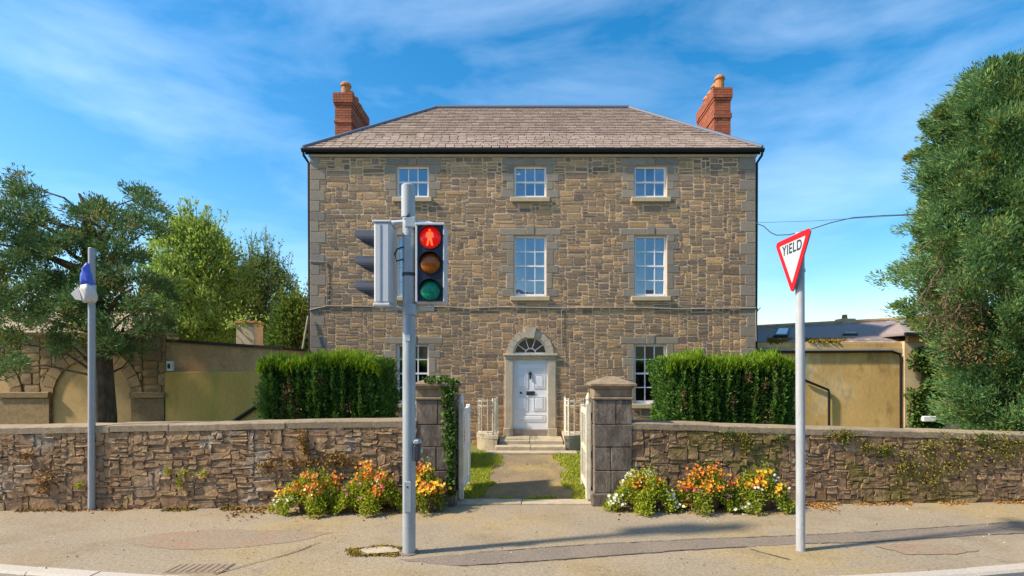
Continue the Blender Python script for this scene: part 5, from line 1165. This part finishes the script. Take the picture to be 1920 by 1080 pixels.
hT = .91*math.sqrt(3)/2; zcen = az(442, YY)-hT/3
def lay(poly, d0, d1):
    m_ = MB(); m_.ring([[tuple(cen+ux*x+nn*d0+Vector((0, 0, zcen+z))) for x, z in poly], [tuple(cen+ux*x+nn*d1+Vector((0, 0, zcen+z))) for x, z in poly]]); return m_
plate = lay(tri(.90, .045), -.004, .004).build('sign_plate', M['signred'], ys)
lay(tri(.64, .012), .004, .0065).build('white_field', M['signwhite'], plate)
lay(tri(.905, .046), -.012, -.004).build('back_plate', M['galv2'], plate)
rot = Matrix(((ux.x, 0, nn.x), (ux.y, 0, nn.y), (0, 1, 0))).to_4x4()
text_mesh('YIELD', .185, M['signblack'], 'yield_lettering', plate, Matrix.Translation(cen+nn*.0085+Vector((0, 0, zcen+.095))-Vector((YX, YY, 0)))@rot@Matrix.Scale(.92, 4, (1, 0, 0)), .0015)
for z_ in (zcen+.14, zcen-.2): q = MB(); q.tube([(YX-.005, YY, z_-.02), (YX-.005, YY, z_+.02)], .064, 16); q.tube([Vector((YX-.005, YY, z_))+nn*.05, Vector((YX-.005, YY, z_))+nn*.09], .02, 6); q.build('clamp', M['galv'], ys)
# thin grey pole + bag
TYY = F*H/(956-VY); TXX = ax(172, TYY)
tp = thing('thin_pole', 'thin bare grey metal pole standing against the left stone wall', 'pole', (TXX, TYY, 0))
q = MB(); q.cyl(TXX, TYY, -.05, az(466, TYY), .054, .050, 14); q.build('shaft', M['galv2'], tp)
q = MB(); q.tube([(TXX, TYY, az(466.2, TYY)), (TXX, TYY, az(465, TYY))], [.053, .045], 14); q.build('cap', M['galv'], tp)
bag = thing('plastic_bag', 'blue and white plastic bag tied to the thin grey pole', 'bag', (TXX-.05, TYY, az(565, TYY)))
def bagpart(prof_, m, name):
    q = MB(); rg = []
    for (xp, yp, w_, d_) in prof_:
        c = at(xp, yp, TYY-.06); ws = w_*TYY/F
        rg.append([(c[0]+ws*math.cos(a)*(1+.18*math.sin(3*a+yp*.2)), c[1]+d_*math.sin(a)*(1+.2*math.sin(5*a+yp*.13)), c[2]+.012*math.sin(4*a+yp)) for a in [2*math.pi*k/16 for k in range(16)]])
    q.ring(rg); q.build(name, m, bag, smooth=True)
bagpart([(164,494,2,.02), (162,499,5,.04), (160,505,7,.055), (161,508,6,.05), (162,515,9,.07), (163,525,11,.08), (165,535,12,.085)], M['bag_blue'], 'blue_top')
bagpart([(165,534.5,12.1,.086), (166,545,13,.09), (168,555,13.5,.085), (167,562,13,.07), (166,567,11,.05)], M['bag_white'], 'white_bottom')
q = MB(); q.prism_y([(ax(158, TYY), az(540, TYY)), (ax(144, TYY), az(552, TYY)), (ax(152, TYY), az(563, TYY)), (ax(164, TYY), az(565, TYY))], TYY-.12, TYY-.105); q.build('flap', M['bag_white'], bag)
q = MB(); q.tube([(TXX-.06, TYY-.06, az(567, TYY)), (TXX+.06, TYY-.065, az(571, TYY)), (TXX+.10, TYY-.03, az(566, TYY)), (TXX+.06, TYY+.05, az(560, TYY)), (TXX-.03, TYY+.06, az(560, TYY))], .006, 5); q.build('string', M['bag_white'], bag)
# overhead cable
oc = thing('overhead_cable', 'thin dark overhead cable from house corner sagging towards the cypress', 'cable', (6.35, HY, az(418, HY)))
pts = [at(1416,418,15.19), at(1432,424,15.0), at(1445,436,14.8), at(1456,441,14.7), at(1480,440,14.5), at(1520,430,14.1), at(1560,417,13.7), at(1600,408,13.3), at(1660,404,12.9), at(1715,402,12.5), at(1790,400,12.3)]
q = MB(); q.tube(pts, .013, 5); q.build('strand', M['wire'], oc)
q = MB(); q.tube([at(1416,417,15.19), at(1440,417,15.0), at(1530,414,14.0), at(1560,412,13.7), at(1790,398,12.3)], .005, 4); q.build('thin_strand', M['wire'], oc)
# terrace across the road, mirrored in the window panes
tr = thing('opposite_terrace', 'plain terrace across the road, seen only mirrored in the window panes', 'building', (0, -14, 0))
q = MB(); q.box(-22, 22, -20, -13, 0, 6.4); q.build('wall', M['render_tan'], tr)
q = MB(); q.prism_x([(-20.3, 6.35), (-16.5, 9.0), (-12.7, 6.35)], -22.3, 22.3); q.build('roof', M['lead'], tr)
# repeats share a group
for o in COL.objects:
    if o.parent is None:
        k = o.name.split('.')[0]
        g = {'flower_planter': 'flower planters at the wall foot', 'clipped_hedge': 'clipped hedges flanking the path', 'gate_pillar': 'gate pillars', 'garden_gate': 'open garden gates',
             'step_plinth': 'plinths beside the door steps', 'step_railing': 'railings beside the door steps', 'boundary_wall': 'rubble boundary walls', 'shrub_tree': 'low trees behind the walls', 'backdrop_tree': 'trees in the background'}.get(k)
        if g: o['group'] = g
